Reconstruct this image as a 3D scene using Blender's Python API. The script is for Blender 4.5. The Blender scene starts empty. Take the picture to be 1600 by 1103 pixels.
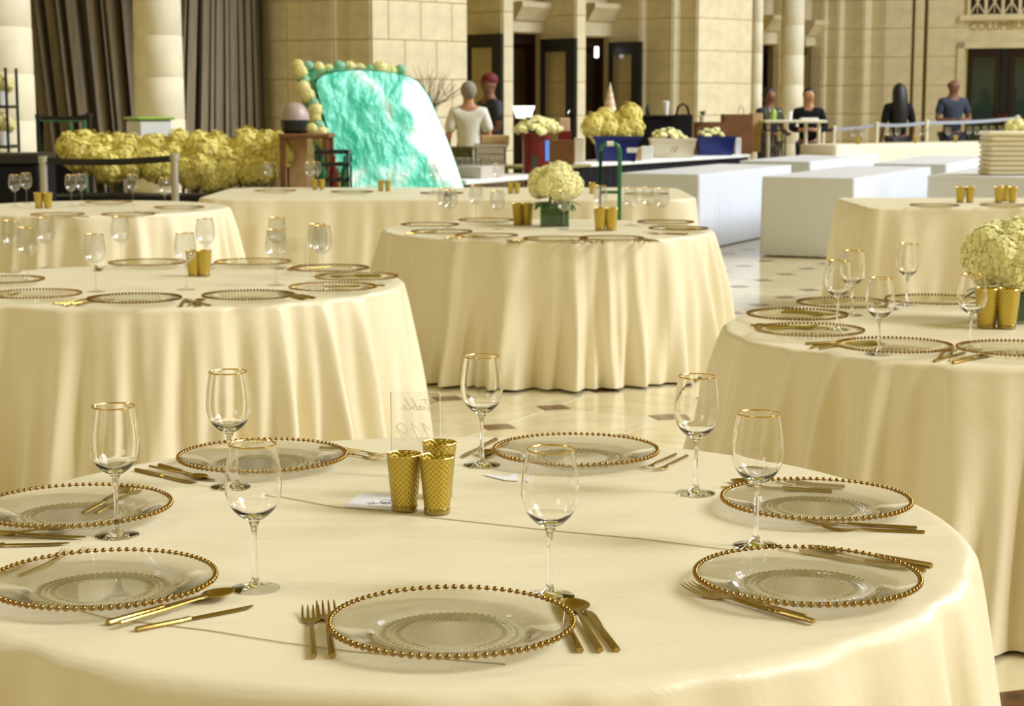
import bpy, math, random
from mathutils import Vector, Matrix, noise
R = math.radians; PI = math.pi
rnd = random.Random(7)
SC = bpy.context.scene; COL = SC.collection

# ---------------------------------------------------------------- camera
F = 2810.0; HOR = 160.0; H = 1.46
PITCH = math.atan((551 - HOR) / F)
cd = bpy.data.cameras.new('camera'); cam = bpy.data.objects.new('camera', cd); COL.objects.link(cam)
cam.location = (0, 0, H); cam.rotation_euler = (PI/2 - PITCH, 0, 0)
cd.sensor_width = 36; cd.lens = F * 36 / 1600; cd.clip_start = .05; cd.clip_end = 200
cd.dof.use_dof = True; cd.dof.focus_distance = 2.85; cd.dof.aperture_fstop = 12.5
SC.camera = cam
# ---------------------------------------------------------------- light
w = bpy.data.worlds.new('hall_air'); SC.world = w; w.use_nodes = True
w.node_tree.nodes['Background'].inputs[0].default_value = (1.0, .725, .07, 1)
w.node_tree.nodes['Background'].inputs[1].default_value = .31
def area(name, loc, target, sx, sy, power, col):
    l = bpy.data.lights.new(name, 'AREA'); l.shape = 'RECTANGLE'; l.size = sx; l.size_y = sy; l.energy = power; l.color = col
    o = bpy.data.objects.new(name, l); COL.objects.link(o); o.location = loc
    o.rotation_euler = (Vector(target) - Vector(loc)).to_track_quat('-Z', 'Y').to_euler(); return o
sl = bpy.data.lights.new('daylight', 'SUN'); sl.energy = 2.35; sl.angle = R(24); sl.color = (.95, .97, 1.0)
so = bpy.data.objects.new('daylight', sl); COL.objects.link(so); so.location = (12, 6, 10)
so.rotation_euler = Vector((-1.0, .15, -.80)).to_track_quat('-Z', 'Y').to_euler()
area('window_and_glint_light', (15, 20, 11), (3, 21, 0), 8, 6, 2300, (.80, .88, 1.0))
area('window_and_glint_light', (11, 6.5, 8.5), (1, 4.5, .7), 3.0, 2.6, 170, (.9, .94, 1.0))
area('window_and_glint_light', (9.5, 1.2, 4.4), (0, 3, .8), .55, .4, 130, (1, .97, .92))  # this and the next: small bright lamps shaped for sparkle on the glasses
area('window_and_glint_light', (9.5, 1.6, 6.2), (0, 3, .8), .55, .4, 130, (1, .97, .92))
area('window_and_glint_light', (-9, 7, 9.5), (0, 4, .7), 2.2, 2.2, 130, (.92, .95, 1.0))
area('window_and_glint_light', (-8, 2.5, 5.2), (0, 4, .8), .5, .5, 70, (.95, .97, 1.0))  # small lamp added for sparkles on the left of the glassware
area('window_and_glint_light', (-7, -5.5, 6.5), (1.0, 6, .3), 3.5, 3.5, 130, (.86, .92, 1.0))
SC.view_settings.view_transform = 'Standard'; SC.view_settings.look = 'None'
SC.view_settings.exposure = 0.0; SC.view_settings.gamma = 1.0; SC.view_settings.use_curve_mapping = False

# ---------------------------------------------------------------- projection helpers (world points from picture measurements)
def ray(px, py):
    a = (px - 800) / F; b = (py - 551) / F
    return Vector((a, math.cos(PITCH) - b * math.sin(PITCH), -math.sin(PITCH) - b * math.cos(PITCH)))
def onz(px, py, z=.76):
    d = ray(px, py); t = (z - H) / d.z; return Vector((d.x * t, d.y * t, z))
def ony(px, py, Y):
    d = ray(px, py); t = Y / d.y; return Vector((d.x * t, Y, H + d.z * t))

# ---------------------------------------------------------------- materials
def new_mat(name):
    m = bpy.data.materials.new(name); m.use_nodes = True
    nt = m.node_tree; return m, nt, nt.nodes['Principled BSDF']
def setin(b, **k):
    for n, v in k.items():
        b.inputs[n.replace('_', ' ')].default_value = v
def rgb(c): return (c[0], c[1], c[2], 1)
def mat(name, col, rough=.6, metal=0, var=.0, scale=8, col2=None, bump=0, bscale=40, trans=0, sheen=0, spec=.5, emis=None, estr=0, stretch=(1, 1, 1), coat=0):
    m, nt, b = new_mat(name)
    setin(b, Base_Color=rgb(col), Roughness=rough, Metallic=metal)
    b.inputs['Specular IOR Level'].default_value = spec
    if trans: b.inputs['Transmission Weight'].default_value = trans
    if sheen: b.inputs['Sheen Weight'].default_value = sheen
    if coat: b.inputs['Coat Weight'].default_value = coat
    if emis: b.inputs['Emission Color'].default_value = rgb(emis); b.inputs['Emission Strength'].default_value = estr
    tc = nt.nodes.new('ShaderNodeTexCoord'); mp = nt.nodes.new('ShaderNodeMapping'); mp.inputs['Scale'].default_value = stretch
    nt.links.new(tc.outputs['Object'], mp.inputs[0])
    if var or col2:
        n = nt.nodes.new('ShaderNodeTexNoise'); n.inputs['Scale'].default_value = scale; n.inputs['Detail'].default_value = 5
        nt.links.new(mp.outputs[0], n.inputs[0])
        r = nt.nodes.new('ShaderNodeValToRGB'); r.color_ramp.elements[0].position = .35; r.color_ramp.elements[1].position = .65
        c2 = col2 if col2 else tuple(min(1, c * (1 + var)) for c in col)
        c1 = col if col2 else tuple(c * (1 - var) for c in col)
        r.color_ramp.elements[0].color = rgb(c1); r.color_ramp.elements[1].color = rgb(c2)
        nt.links.new(n.outputs[0], r.inputs[0]); nt.links.new(r.outputs[0], b.inputs['Base Color'])
    if bump:
        n2 = nt.nodes.new('ShaderNodeTexNoise'); n2.inputs['Scale'].default_value = bscale; n2.inputs['Detail'].default_value = 4
        nt.links.new(mp.outputs[0], n2.inputs[0])
        bp = nt.nodes.new('ShaderNodeBump'); bp.inputs['Strength'].default_value = bump; bp.inputs['Distance'].default_value = .01
        nt.links.new(n2.outputs[0], bp.inputs['Height']); nt.links.new(bp.outputs[0], b.inputs['Normal'])
    return m
def cloth_mat(name, col, wr=.5):
    m, nt, b = new_mat(name)
    setin(b, Base_Color=rgb(col), Roughness=.40); b.inputs['Specular IOR Level'].default_value = .5
    b.inputs['Sheen Weight'].default_value = .15; b.inputs['Sheen Roughness'].default_value = .4
    tc = nt.nodes.new('ShaderNodeTexCoord'); mp = nt.nodes.new('ShaderNodeMapping'); mp.inputs['Scale'].default_value = (1, 3.2, 1); mp.inputs['Rotation'].default_value = (0, 0, .3)
    n = nt.nodes.new('ShaderNodeTexNoise'); n.inputs['Scale'].default_value = 5; n.inputs['Detail'].default_value = 4; n.inputs['Distortion'].default_value = .6
    mp2 = nt.nodes.new('ShaderNodeMapping'); mp2.inputs['Scale'].default_value = (18, 60, 40)
    n2 = nt.nodes.new('ShaderNodeTexNoise'); n2.inputs['Scale'].default_value = 6; n2.inputs['Detail'].default_value = 3
    L = nt.links.new
    L(tc.outputs['Object'], mp.inputs[0]); L(mp.outputs[0], n.inputs[0]); L(tc.outputs['Object'], mp2.inputs[0]); L(mp2.outputs[0], n2.inputs[0])
    ad = nt.nodes.new('ShaderNodeMath'); ad.operation = 'MULTIPLY_ADD'; ad.inputs[1].default_value = .045
    L(n2.outputs[0], ad.inputs[0]); L(n.outputs[0], ad.inputs[2])
    bp = nt.nodes.new('ShaderNodeBump'); bp.inputs['Strength'].default_value = wr; bp.inputs['Distance'].default_value = .022
    L(ad.outputs[0], bp.inputs['Height']); L(bp.outputs[0], b.inputs['Normal'])
    return m
M = {}
M['ivory'] = cloth_mat('ivory_satin', (.85, .77, .55), .22)
M['white_cloth'] = cloth_mat('white_cloth', (.73, .76, .83), .12)
M['seam'] = mat('seam_thread', (.58, .49, .31), .8)
M['gold'] = mat('champagne_gold', (.42, .295, .085), .30, 1, bump=.05, bscale=300)
M['bead'] = mat('bead_gold', (.36, .215, .06), .2, 1)
M['rim'] = mat('rim_gold', (.80, .56, .18), .2, 1)
def thin_glass(name, tint=(.985, .985, .985), rough=.0, refl=1.0, ior=1.5):
    m, nt, b = new_mat(name); nt.nodes.remove(b)
    out = nt.nodes['Material Output']; L = nt.links.new
    g = nt.nodes.new('ShaderNodeBsdfGlossy'); g.inputs['Roughness'].default_value = rough; g.inputs['Color'].default_value = (refl, refl, refl, 1)
    t = nt.nodes.new('ShaderNodeBsdfTransparent'); t.inputs[0].default_value = rgb(tint)
    fr = nt.nodes.new('ShaderNodeFresnel'); ge = nt.nodes.new('ShaderNodeNewGeometry'); io = nt.nodes.new('ShaderNodeMapRange')
    io.inputs['To Min'].default_value = ior; io.inputs['To Max'].default_value = 1 / ior; L(ge.outputs['Backfacing'], io.inputs['Value']); L(io.outputs[0], fr.inputs[0])
    mx = nt.nodes.new('ShaderNodeMixShader'); L(fr.outputs[0], mx.inputs[0]); L(t.outputs[0], mx.inputs[1]); L(g.outputs[0], mx.inputs[2]); L(mx.outputs[0], out.inputs[0])
    return m
M['plate_glass'] = thin_glass('plate_glass', (.985, .988, .98), .04, ior=1.85)
M['acrylic'] = thin_glass('acrylic', (.97, .97, .97), .0)
M['far_glass'] = thin_glass('far_glass', (.955, .96, .965), .06, ior=1.75)
M['glass'] = mat('clear_glass', (1, 1, 1), 0.0, trans=1.0); M['glass'].node_tree.nodes['Principled BSDF'].inputs['IOR'].default_value = 1.45
M['dish_glass'] = mat('dish_glass', (1, 1, 1), 0.02, trans=1.0); M['dish_glass'].node_tree.nodes['Principled BSDF'].inputs['IOR'].default_value = 1.42
def lighten(k, f):
    nt = M[k].node_tree; b = nt.nodes['Principled BSDF']; t = nt.nodes.new('ShaderNodeBsdfTransparent'); mx = nt.nodes.new('ShaderNodeMixShader'); mx.inputs[0].default_value = f
    nt.links.new(b.outputs[0], mx.inputs[1]); nt.links.new(t.outputs[0], mx.inputs[2]); nt.links.new(mx.outputs[0], nt.nodes['Material Output'].inputs[0])
lighten('dish_glass', .14)
M['vase_glass'] = thin_glass('vase_glass', (.80, .88, .80), .0)
# mercury glass: gold with diamond relief
def mercury():
    m, nt, b = new_mat('mercury_gold'); L = nt.links.new
    setin(b, Metallic=.7, Roughness=.26)
    tc = nt.nodes.new('ShaderNodeTexCoord')
    sx = nt.nodes.new('ShaderNodeSeparateXYZ'); L(tc.outputs['Object'], sx.inputs[0])
    at = nt.nodes.new('ShaderNodeMath'); at.operation = 'ARCTAN2'; L(sx.outputs[1], at.inputs[0]); L(sx.outputs[0], at.inputs[1])
    def mth(op, a, bb):
        n = nt.nodes.new('ShaderNodeMath'); n.operation = op
        for i, v in enumerate((a, bb)):
            if v is None: continue
            if isinstance(v, (int, float)): n.inputs[i].default_value = v
            else: L(v, n.inputs[i])
        return n.outputs[0]
    u = mth('MULTIPLY', at.outputs[0], 18.0); v = mth('MULTIPLY', sx.outputs[2], 680.0)
    a1 = mth('ABSOLUTE', mth('SINE', mth('MULTIPLY', mth('ADD', u, v), .5), None), None)
    a2 = mth('ABSOLUTE', mth('SINE', mth('MULTIPLY', mth('SUBTRACT', u, v), .5), None), None)
    mn = mth('MINIMUM', a1, a2)
    r = nt.nodes.new('ShaderNodeValToRGB'); r.color_ramp.elements[0].position = .12; r.color_ramp.elements[1].position = .32
    r.color_ramp.elements[0].color = (.80, .61, .17, 1); r.color_ramp.elements[1].color = (.42, .31, .035, 1)
    L(mn, r.inputs[0]); L(r.outputs[0], b.inputs['Base Color'])
    bp = nt.nodes.new('ShaderNodeBump'); bp.inputs['Strength'].default_value = .6; bp.inputs['Distance'].default_value = .0012
    L(mn, bp.inputs['Height']); L(bp.outputs[0], b.inputs['Normal'])
    return m
M['mercury'] = mercury()
M['gold_base'] = mat('amber_glass_base', (.30, .20, .02), .08, .3, coat=1)
M['petal'] = mat('hydrangea_cream', (.93, .89, .44), .7, var=.08, scale=30, sheen=.3)
M['petal2'] = mat('hydrangea_yellow', (.84, .75, .22), .7, var=.15, scale=20)
M['leaf'] = mat('leaf_green', (.03, .10, .02), .45, var=.3, scale=20)
M['stem'] = mat('stem_green', (.10, .17, .03), .6)
M['stone'] = mat('cream_stone', (.72, .63, .41), .75, var=.07, scale=5, bump=.15, bscale=30)
M['stone_dark'] = mat('stone_joint', (.52, .43, .22), .9)
M['stone_col'] = mat('column_stone', (.80, .74, .55), .7, var=.06, scale=3)
M['curtain'] = mat('taupe_curtain', (.21, .168, .105), .7, var=.18, scale=4, sheen=.3, stretch=(6, 6, .4))
M['black'] = mat('black_metal', (.012, .011, .012), .4)
M['blackcloth'] = mat('black_cloth', (.012, .011, .014), .9, spec=.2)
M['bronze'] = mat('dark_bronze', (.030, .012, .006), .35, .3)
M['doorglass'] = thin_glass('door_glass', (.93, .91, .85), .0)
M['steel'] = mat('steel', (.6, .6, .6), .3, 1)
M['greypost'] = mat('grey_post', (.55, .52, .45), .4, .6)
M['belt'] = mat('grey_belt', (.35, .37, .42), .7)
M['teal_wrap'] = None
M['kraft'] = mat('kraft_card', (.22, .095, .035), .8, var=.12, scale=10)
M['kraft_light'] = mat('light_card', (.66, .45, .22), .8, var=.08, scale=10)
M['cream_card'] = mat('cream_card', (.78, .72, .55), .7)
M['white'] = mat('white_plastic', (.85, .86, .86), .45)
M['navy'] = mat('navy_plastic', (.006, .018, .17), .35)
M['red'] = mat('red_plastic', (.17, .008, .004), .35)
M['green'] = mat('green_paint', (.015, .16, .06), .35)
M['green_lid'] = mat('lime_lid', (.35, .55, .10), .4)
M['ink'] = mat('ink', (.02, .02, .05), .6)
m_, nt_, b_ = new_mat('white_ink'); tl_ = nt_.nodes.new('ShaderNodeBsdfTranslucent'); tl_.inputs[0].default_value = (1, 1, .95, 1); setin(b_, Base_Color=(1, 1, .95, 1)); ms_ = nt_.nodes.new('ShaderNodeAddShader')
nt_.links.new(b_.outputs[0], ms_.inputs[0]); nt_.links.new(tl_.outputs[0], ms_.inputs[1]); tp_ = nt_.nodes.new('ShaderNodeBsdfTransparent'); mx_ = nt_.nodes.new('ShaderNodeMixShader'); mx_.inputs[0].default_value = .6; nt_.links.new(tp_.outputs[0], mx_.inputs[1]); nt_.links.new(ms_.outputs[0], mx_.inputs[2]); nt_.links.new(mx_.outputs[0], nt_.nodes['Material Output'].inputs[0]); b_.inputs['Base Color'].default_value = (.6, .6, .55, 1); tl_.inputs[0].default_value = (.4, .4, .36, 1); M['white_ink'] = m_
M['card'] = mat('place_card_paper', (.82, .83, .88), .8)
M['skin_d'] = mat('brown_skin', (.20, .085, .045), .55)
M['skin_l'] = mat('light_brown_skin', (.50, .25, .13), .55)
M['skin_f'] = mat('fair_skin', (.66, .38, .24), .55)
M['hair_g'] = mat('grey_hair', (.28, .25, .20), .8, var=.2, scale=60)
M['hair_b'] = mat('black_hair', (.006, .005, .006), .5)
M['dress'] = mat('white_dress', (.78, .76, .66), .8, bump=.4, bscale=20)
M['darkshirt'] = mat('charcoal_shirt', (.025, .028, .035), .8)
M['navyshirt'] = mat('navy_shirt', (.03, .04, .07), .8)
M['khaki'] = mat('khaki_cloth', (.55, .42, .24), .8)
M['jean'] = mat('dark_trousers', (.03, .03, .045), .8)
M['cap'] = mat('red_cap', (.15, .008, .008), .7)
M['olive'] = mat('olive_crate', (.10, .085, .02), .5)
M['pinkcrate'] = mat('pale_crate', (.62, .56, .50), .5)
M['twig'] = mat('twig_brown', (.22, .12, .07), .8)
M['peach'] = mat('pastel_pink', (.80, .52, .40), .7)
M['lamp'] = mat('lit_shade', (1, .97, .9), .6, emis=(1, .95, .85), estr=1.6)
M['tube'] = mat('reflected_tube_glow', (1, 1, 1), .6, emis=(.85, .9, 1), estr=3.0)
M['wick'] = mat('wax', (.9, .85, .7), .5)

# ---------------------------------------------------------------- mesh builder
class MB:
    def __init__(s): s.v = []; s.f = []
    def add(s, vs, fs, mtx=None):
        o = len(s.v)
        for p in vs:
            p = Vector(p); s.v.append(tuple(mtx @ p) if mtx else tuple(p))
        s.f += [tuple(i + o for i in f) for f in fs]; return s
    def box(s, x0, x1, y0, y1, z0, z1, mtx=None, bev=0):
        if bev:
            b = bev; vs = []; 
            for z, i in ((z0, b), (z0 + b, 0), (z1 - b, 0), (z1, b)):
                for (x, y, dx, dy) in ((x0, y0, 1, 1), (x1, y0, -1, 1), (x1, y1, -1, -1), (x0, y1, 1, -1)):
                    if (dx * dy) > 0: vs += [(x + dx * i, y + dy * (i + b), z), (x + dx * (i + b), y + dy * i, z)]
                    else: vs += [(x + dx * (i + b), y + dy * i, z), (x + dx * i, y + dy * (i + b), z)]
            fs = [tuple(range(7, -1, -1)), tuple(range(24, 32))]
            for r in range(3):
                for k in range(8): a = r * 8 + k; c = r * 8 + (k + 1) % 8; fs.append((a, c, c + 8, a + 8))
            return s.add(vs, fs, mtx)
        vs = [(x0, y0, z0), (x1, y0, z0), (x1, y1, z0), (x0, y1, z0), (x0, y0, z1), (x1, y0, z1), (x1, y1, z1), (x0, y1, z1)]
        return s.add(vs, [(3, 2, 1, 0), (4, 5, 6, 7), (0, 1, 5, 4), (1, 2, 6, 5), (2, 3, 7, 6), (3, 0, 4, 7)], mtx)
    def lathe(s, prof, n=32, mtx=None, mod=None, cap=True):
        vs = []; fs = []
        for (r, z) in prof:
            for k in range(n):
                a = 2 * PI * k / n; rr, zz = (r, z) if mod is None else mod(r, z, a)
                vs.append((rr * math.cos(a), rr * math.sin(a), zz))
        for i in range(len(prof) - 1):
            for k in range(n):
                a = i * n + k; b = i * n + (k + 1) % n; fs.append((a, b, b + n, a + n))
        if cap:
            if prof[0][0] > 1e-6: fs.append(tuple(range(n - 1, -1, -1)))
            if prof[-1][0] > 1e-6: o = (len(prof) - 1) * n; fs.append(tuple(range(o, o + n)))
        return s.add(vs, fs, mtx)
    def tube(s, pts, rad, n=8, flat=1.0, up=(0, 0, 1)):
        pts = [Vector(p) for p in pts]; m = len(pts)
        rads = rad if isinstance(rad, (list, tuple)) else [rad] * m
        vs = []; fs = []; up = Vector(up)
        for i, p in enumerate(pts):
            t = (pts[min(i + 1, m - 1)] - pts[max(i - 1, 0)]).normalized()
            a = t.cross(up)
            if a.length < 1e-4: a = t.cross(Vector((1, 0, 0)))
            a.normalize(); b = a.cross(t).normalized()
            for k in range(n):
                q = 2 * PI * k / n; vs.append(p + a * math.cos(q) * rads[i] + b * math.sin(q) * rads[i] * flat)
        for i in range(m - 1):
            for k in range(n):
                x = i * n + k; y = i * n + (k + 1) % n; fs.append((x, x + n, y + n, y))
        fs.append(tuple(range(n))); o = (m - 1) * n; fs.append(tuple(range(o + n - 1, o - 1, -1)))
        return s.add(vs, fs)
    def ball(s, c, r, n=10, m=6, sc=(1, 1, 1), mtx=None):
        c = Vector(c); prof = []
        vs = []; fs = []
        for j in range(1, m):
            ph = PI * j / m - PI / 2
            for k in range(n):
                a = 2 * PI * k / n
                vs.append(c + Vector((math.cos(ph) * math.cos(a) * r * sc[0], math.cos(ph) * math.sin(a) * r * sc[1], math.sin(ph) * r * sc[2])))
        for j in range(m - 2):
            for k in range(n):
                x = j * n + k; y = j * n + (k + 1) % n; fs.append((x, y, y + n, x + n))
        bt = len(vs); vs.append(c - Vector((0, 0, r * sc[2]))); tp = bt + 1; vs.append(c + Vector((0, 0, r * sc[2])))
        for k in range(n):
            fs.append((bt, (k + 1) % n, k)); o = (m - 2) * n; fs.append((tp, o + k, o + (k + 1) % n))
        return s.add(vs, fs, mtx)
    def mesh(s, name, m=None, smooth=True):
        me = bpy.data.meshes.new(name); me.from_pydata(s.v, [], s.f)
        if smooth:
            me.polygons.foreach_set('use_smooth', [True] * len(me.polygons))
            if len(me.polygons) < 6000: me.update(); me.set_sharp_from_angle(angle=R(42))
        if m: me.materials.append(M[m] if isinstance(m, str) else m)
        me.update()
        return me
def obj(name, me, parent=None, loc=None, rz=0, label=None, kind=None):
    o = bpy.data.objects.new(name, me); COL.objects.link(o)
    if parent: o.parent = parent
    if loc is not None: o.location = loc
    if rz: o.rotation_euler.z = rz
    if label: o['label'] = label
    if kind: o['kind'] = kind
    return o
def sharp(me, ang=35):
    import bmesh
    bm = bmesh.new(); bm.from_mesh(me)
    for e in bm.edges:
        if len(e.link_faces) == 2 and e.calc_face_angle(0) > R(ang): e.smooth = False
    bm.to_mesh(me); bm.free(); return me
def fixn(me):
    import bmesh
    bm = bmesh.new(); bm.from_mesh(me); bmesh.ops.recalc_face_normals(bm, faces=bm.faces); bm.to_mesh(me); bm.free(); return me
def tag(o, label, cat, group=None):
    o['label'] = label; o['category'] = cat
    if group: o['group'] = group
    return o
def thing(name, label, cat, loc=(0, 0, 0), rz=0, group=None):
    o = bpy.data.objects.new(name, None); COL.objects.link(o); o.location = loc; o.rotation_euler.z = rz; o.empty_display_size = .05
    return tag(o, label, cat, group)
def one(name, mb, m, label, cat, loc=(0, 0, 0), rz=0, group=None, hard=False):
    me = mb.mesh(name, m)
    if hard: sharp(me)
    return tag(obj(name, me, None, loc, rz), label, cat, group)
def part(name, mb, m, parent, label=None, hard=False, loc=None, rz=0, kind=None):
    me = mb.mesh(name, m)
    if hard: sharp(me)
    return obj(name, me, parent, loc, rz, label, kind)

# ================================================================ SETTING
# ---- floor: octagon tiles with dark red dots at the corners
tile_mat = mat('cream_marble', (.70, .61, .37), .16, var=.10, scale=3, stretch=(1, 2.5, 1), coat=.2)
tile_mat2 = mat('pale_marble', (.74, .66, .44), .18, var=.12, scale=4, stretch=(2, 1, 1), coat=.2)
dot_mat = mat('red_marble', (.10, .035, .02), .2, col2=(.17, .07, .04), scale=18)
grout = mat('grout', (.50, .42, .24), .7)
fl = obj('floor', MB().box(-18, 20, -8, 46, -.12, -.006).mesh('floor', grout, False), kind='structure')
v1 = Vector((.267, .525)).normalized() * .588; v2 = Vector((v1.y, -v1.x)); o0 = Vector((.201, 8.583))
ang0 = math.atan2(v2.y, v2.x)
S = .588; c = .093; g = .002; hs = S / 2 - g
pts = [(-hs + c, -hs), (hs - c, -hs), (hs, -hs + c), (hs, hs - c), (hs - c, hs), (-hs + c, hs), (-hs, hs - c), (-hs, -hs + c)]
def prism(pts, z0, z1, b=.002):
    n = len(pts); mb = MB(); k = 1 - b / (S / 2)
    vs = [(x, y, z0) for x, y in pts] + [(x, y, z1 - b) for x, y in pts] + [(x * k, y * k, z1) for x, y in pts]
    fs = [(i, (i + 1) % n, (i + 1) % n + n, i + n) for i in range(n)] + [(i + n, (i + 1) % n + n, (i + 1) % n + 2 * n, i + 2 * n) for i in range(n)] + [tuple(range(2 * n, 3 * n))]
    return mb.add(vs, fs)
tm = [prism(pts, -.006, 0).mesh('floor_tile', t, False) for t in (tile_mat, tile_mat2)]
q = c - g
dm = prism([(q, 0), (0, q), (-q, 0), (0, -q)], -.006, 0.0005, .001).mesh('dot_tile', dot_mat, False)
far = MB(); fard = MB()
for i in range(-40, 44):
    for j in range(-40, 44):
        cpos = o0 + v1 * (i + .5) + v2 * (j + .5); dpos = o0 + v1 * i + v2 * j
        for pos, isdot in ((cpos, 0), (dpos, 1)):
            inside = 3.6 < pos.y < 15.5 and abs(pos.x) < .30 * pos.y + .6
            if inside:
                hid = any((pos - Vector(cc)).length < rr for cc, rr in (((-1.33, 7.05), .55), ((1.5, 5.55), .5), ((.2, 10.05), .55), ((-.1, 2.92), .5)))
                if hid or (pos.x < -.6 and pos.y < 10) or pos.x < -1.6: inside = False
            if inside:
                obj('dot_tile' if isdot else 'floor_tile', dm if isdot else tm[(i * 7 + j * 3 + (i * j) % 5) % 2], fl, (pos.x, pos.y, 0), ang0)
            elif 1 < pos.y < 34 and abs(pos.x) < .36 * pos.y + 3:
                mt = Matrix.Translation((pos.x, pos.y, 0)) @ Matrix.Rotation(ang0, 4, 'Z')
                (fard if isdot else far).add([(x, y, 0) for x, y in ([(q, 0), (0, q), (-q, 0), (0, -q)] if isdot else pts)], [tuple(range(4 if isdot else 8))], mt)
part('distant_tiles', far, tile_mat, fl, kind='stuff'); part('distant_dots', fard, dot_mat, fl, kind='stuff')
# red marble border near the front right corner
p0 = onz(1555, 1083, 0); a17 = ang0 + PI / 4
mt = Matrix.Translation((p0.x, p0.y, 0)) @ Matrix.Rotation(a17, 4, 'Z')
part('border_slab', MB().box(-.2, 3, -.4, 0, -.004, .002, mt), mat('brown_red_marble', (.16, .045, .025), .2, col2=(.04, .02, .01), scale=14), fl)

# ---- facade on the left, running back to the right at 45 degrees
A = Vector((1, 1)).normalized(); B = Vector((1, -1)).normalized()
base0 = Vector((-.65, 28.0))
def hit(px, p, d):
    # point on p + t d seen at picture column px (at eye level)
    rr = ray(px, HOR); k = rr.x / rr.y
    t = (k * p.y - p.x) / (d.x - k * d.y); return p + d * t
COURSE = .52; Z0 = H + (HOR - 73) * 27 / F - 4 * COURSE   # a joint at picture row 73
ZTOP = 7.0
block_cache = {}
def block_mesh(L, h, mname='stone'):
    k = (round(L, 2), round(h, 2), mname)
    if k not in block_cache:
        block_cache[k] = MB().box(.004, L - .004, -.02, .0, .004, h - .004, None, .006).mesh('stone_block', mname, False)
    return block_cache[k]
def segment(par, p, q, blocks=True, zt=3.9, z0=0.0, nb=None):
    d = (q - p); L = d.length; a = math.atan2(d.y, d.x)
    if not blocks or L < .02: return
    edges = [z0] + [Z0 + k * COURSE for k in range(0, 12) if z0 + .1 < Z0 + k * COURSE < zt - .05] + [zt]
    for r in range(len(edges) - 1):
        n = nb or max(1, round(L / .85)); cuts = [L * i / n for i in range(n + 1)]
        if n > 1 and r % 2: cuts = [0] + [L * (i + .5) / n for i in range(n)] + [L]
        for i in range(len(cuts) - 1):
            obj('stone_block', block_mesh(cuts[i + 1] - cuts[i], edges[r + 1] - edges[r]), par, (p.x + d.x / L * cuts[i], p.y + d.y / L * cuts[i], edges[r]), a)
def wall_poly(name, poly, zt=ZTOP, m='stone_dark', parent=None, thick=.0):
    mb = MB(); n = len(poly)
    vs = [(p.x, p.y, 0) for p in poly] + [(p.x, p.y, zt) for p in poly]
    mb.add(vs, [(i, i + 1, i + 1 + n, i + n) for i in range(n - 1)])
    return obj(name, mb.mesh(name, m, False), parent, kind=None if parent else 'structure')
# pier 1 (stepped, bright broad face 580-728)
wl = None
def run(start, steps):
    """steps: list of (dir, px); returns vertices"""
    P = [start]
    for d, px in steps: P.append(hit(px, P[-1], d))
    return P
s0 = hit(405, base0, A)
P1 = run(s0, [(B, 450), (A, 470), (B, 522), (A, 545), (B, 581), (A, 729)])
end1 = P1[-1] - B * 3.0
pier1 = wall_poly('wall_left', [s0 - B * 1.5] + P1 + [end1])
for i, nb in zip(range(len(P1) - 1), (1, 1, 1, 1, 1, 3)): segment(pier1, P1[i], P1[i + 1], nb=nb)
# doorway bays: pier faces 730-785|785-801, 845-900|900-914, 950-1000|...
def bay(steps, name='wall_left', base=base0, back=1.2):
    st = hit(steps[0], base, A); PP = run(st, steps[1])
    PP2 = [st - B * .0] + PP[1:] + [PP[-1] - B * back]
    o = wall_poly(name, [st - B * back] + PP2)
    for i in range(len(PP) - 1): segment(o, PP[i], PP[i + 1], nb=1)
    return o, PP
bayA, PA = bay((731, [(B, 785), (A, 801)]))
bayB, PBb = bay((845, [(B, 899), (A, 914)]))
bayC, PC = bay((951, [(B, 1000), (A, 1010), (B, 1050), (A, 1063), (B, 1088), (A, 1172)]), back=2.5)
bayE, PE = bay((1207, [(B, 1218)]))
bayF, PF = bay((1266, [(B, 1284), (A, 1290), (B, 1307), (A, 1316), (B, 1347), (A, 1358), (B, 1379)]))
# recessed plane with door heads, cornices and dark doors between the piers
hed = {}
def doorway(n, x0, x1, ytop, ycor, label=''):
    a = hit(x0 - 6, base0, A); b = hit(x1 + 6, base0, A); d = (b - a).normalized(); L = (b - a).length; ang = math.atan2(d.y, d.x)
    mid = (hit(x0, base0, A) + hit(x1, base0, A)) / 2; Y = mid.y
    ztop = ony((x0 + x1) / 2, ytop, Y).z
    lint = obj('wall_left', MB().box(0, L, 0, .3, ztop, 7).mesh('wall_left', 'stone', False), None, (a.x, a.y, 0), ang, kind='structure')
    zc = ony((x0 + x1) / 2, ycor, Y).z
    prof = [(0, ztop + .02), (.10, ztop + .02), (.10, ztop + .30), (.14, zc - .28), (.26, zc - .12), (.30, zc - .08), (.30, zc), (0, zc)]
    vs = [(0, -y, z) for y, z in prof] + [(L, -y, z) for y, z in prof]; k = len(prof)
    mb = MB().add(vs, [(i, i + 1, i + 1 + k, i + k) for i in range(k - 1)] + [tuple(range(k - 1, -1, -1)), tuple(range(k, 2 * k))])
    part('cornice', mb, 'stone', lint)
    dr = obj('door_%d' % n, MB().box(0, L, .25, .31, 0, ztop).mesh('door', 'bronze', False), None, (a.x, a.y, 0), ang, kind='structure')
    part('door_frame', MB().box(0, .12, .12, .25, 0, ztop).box(L - .12, L, .12, .25, 0, ztop).box(.12, L - .12, .12, .25, ztop - .16, ztop), 'bronze', dr)
    part('door_glass', MB().box(.2, L - .2, .22, .235, .25, ztop - .25), 'doorglass', dr)
    return dr, lint
D1, L1 = doorway(1, 801, 845, 52, 4)
D2, L2 = doorway(2, 914, 950, 58, 6)
D3, L3 = doorway(3, 1190, 1207, 70, 24)
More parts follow.
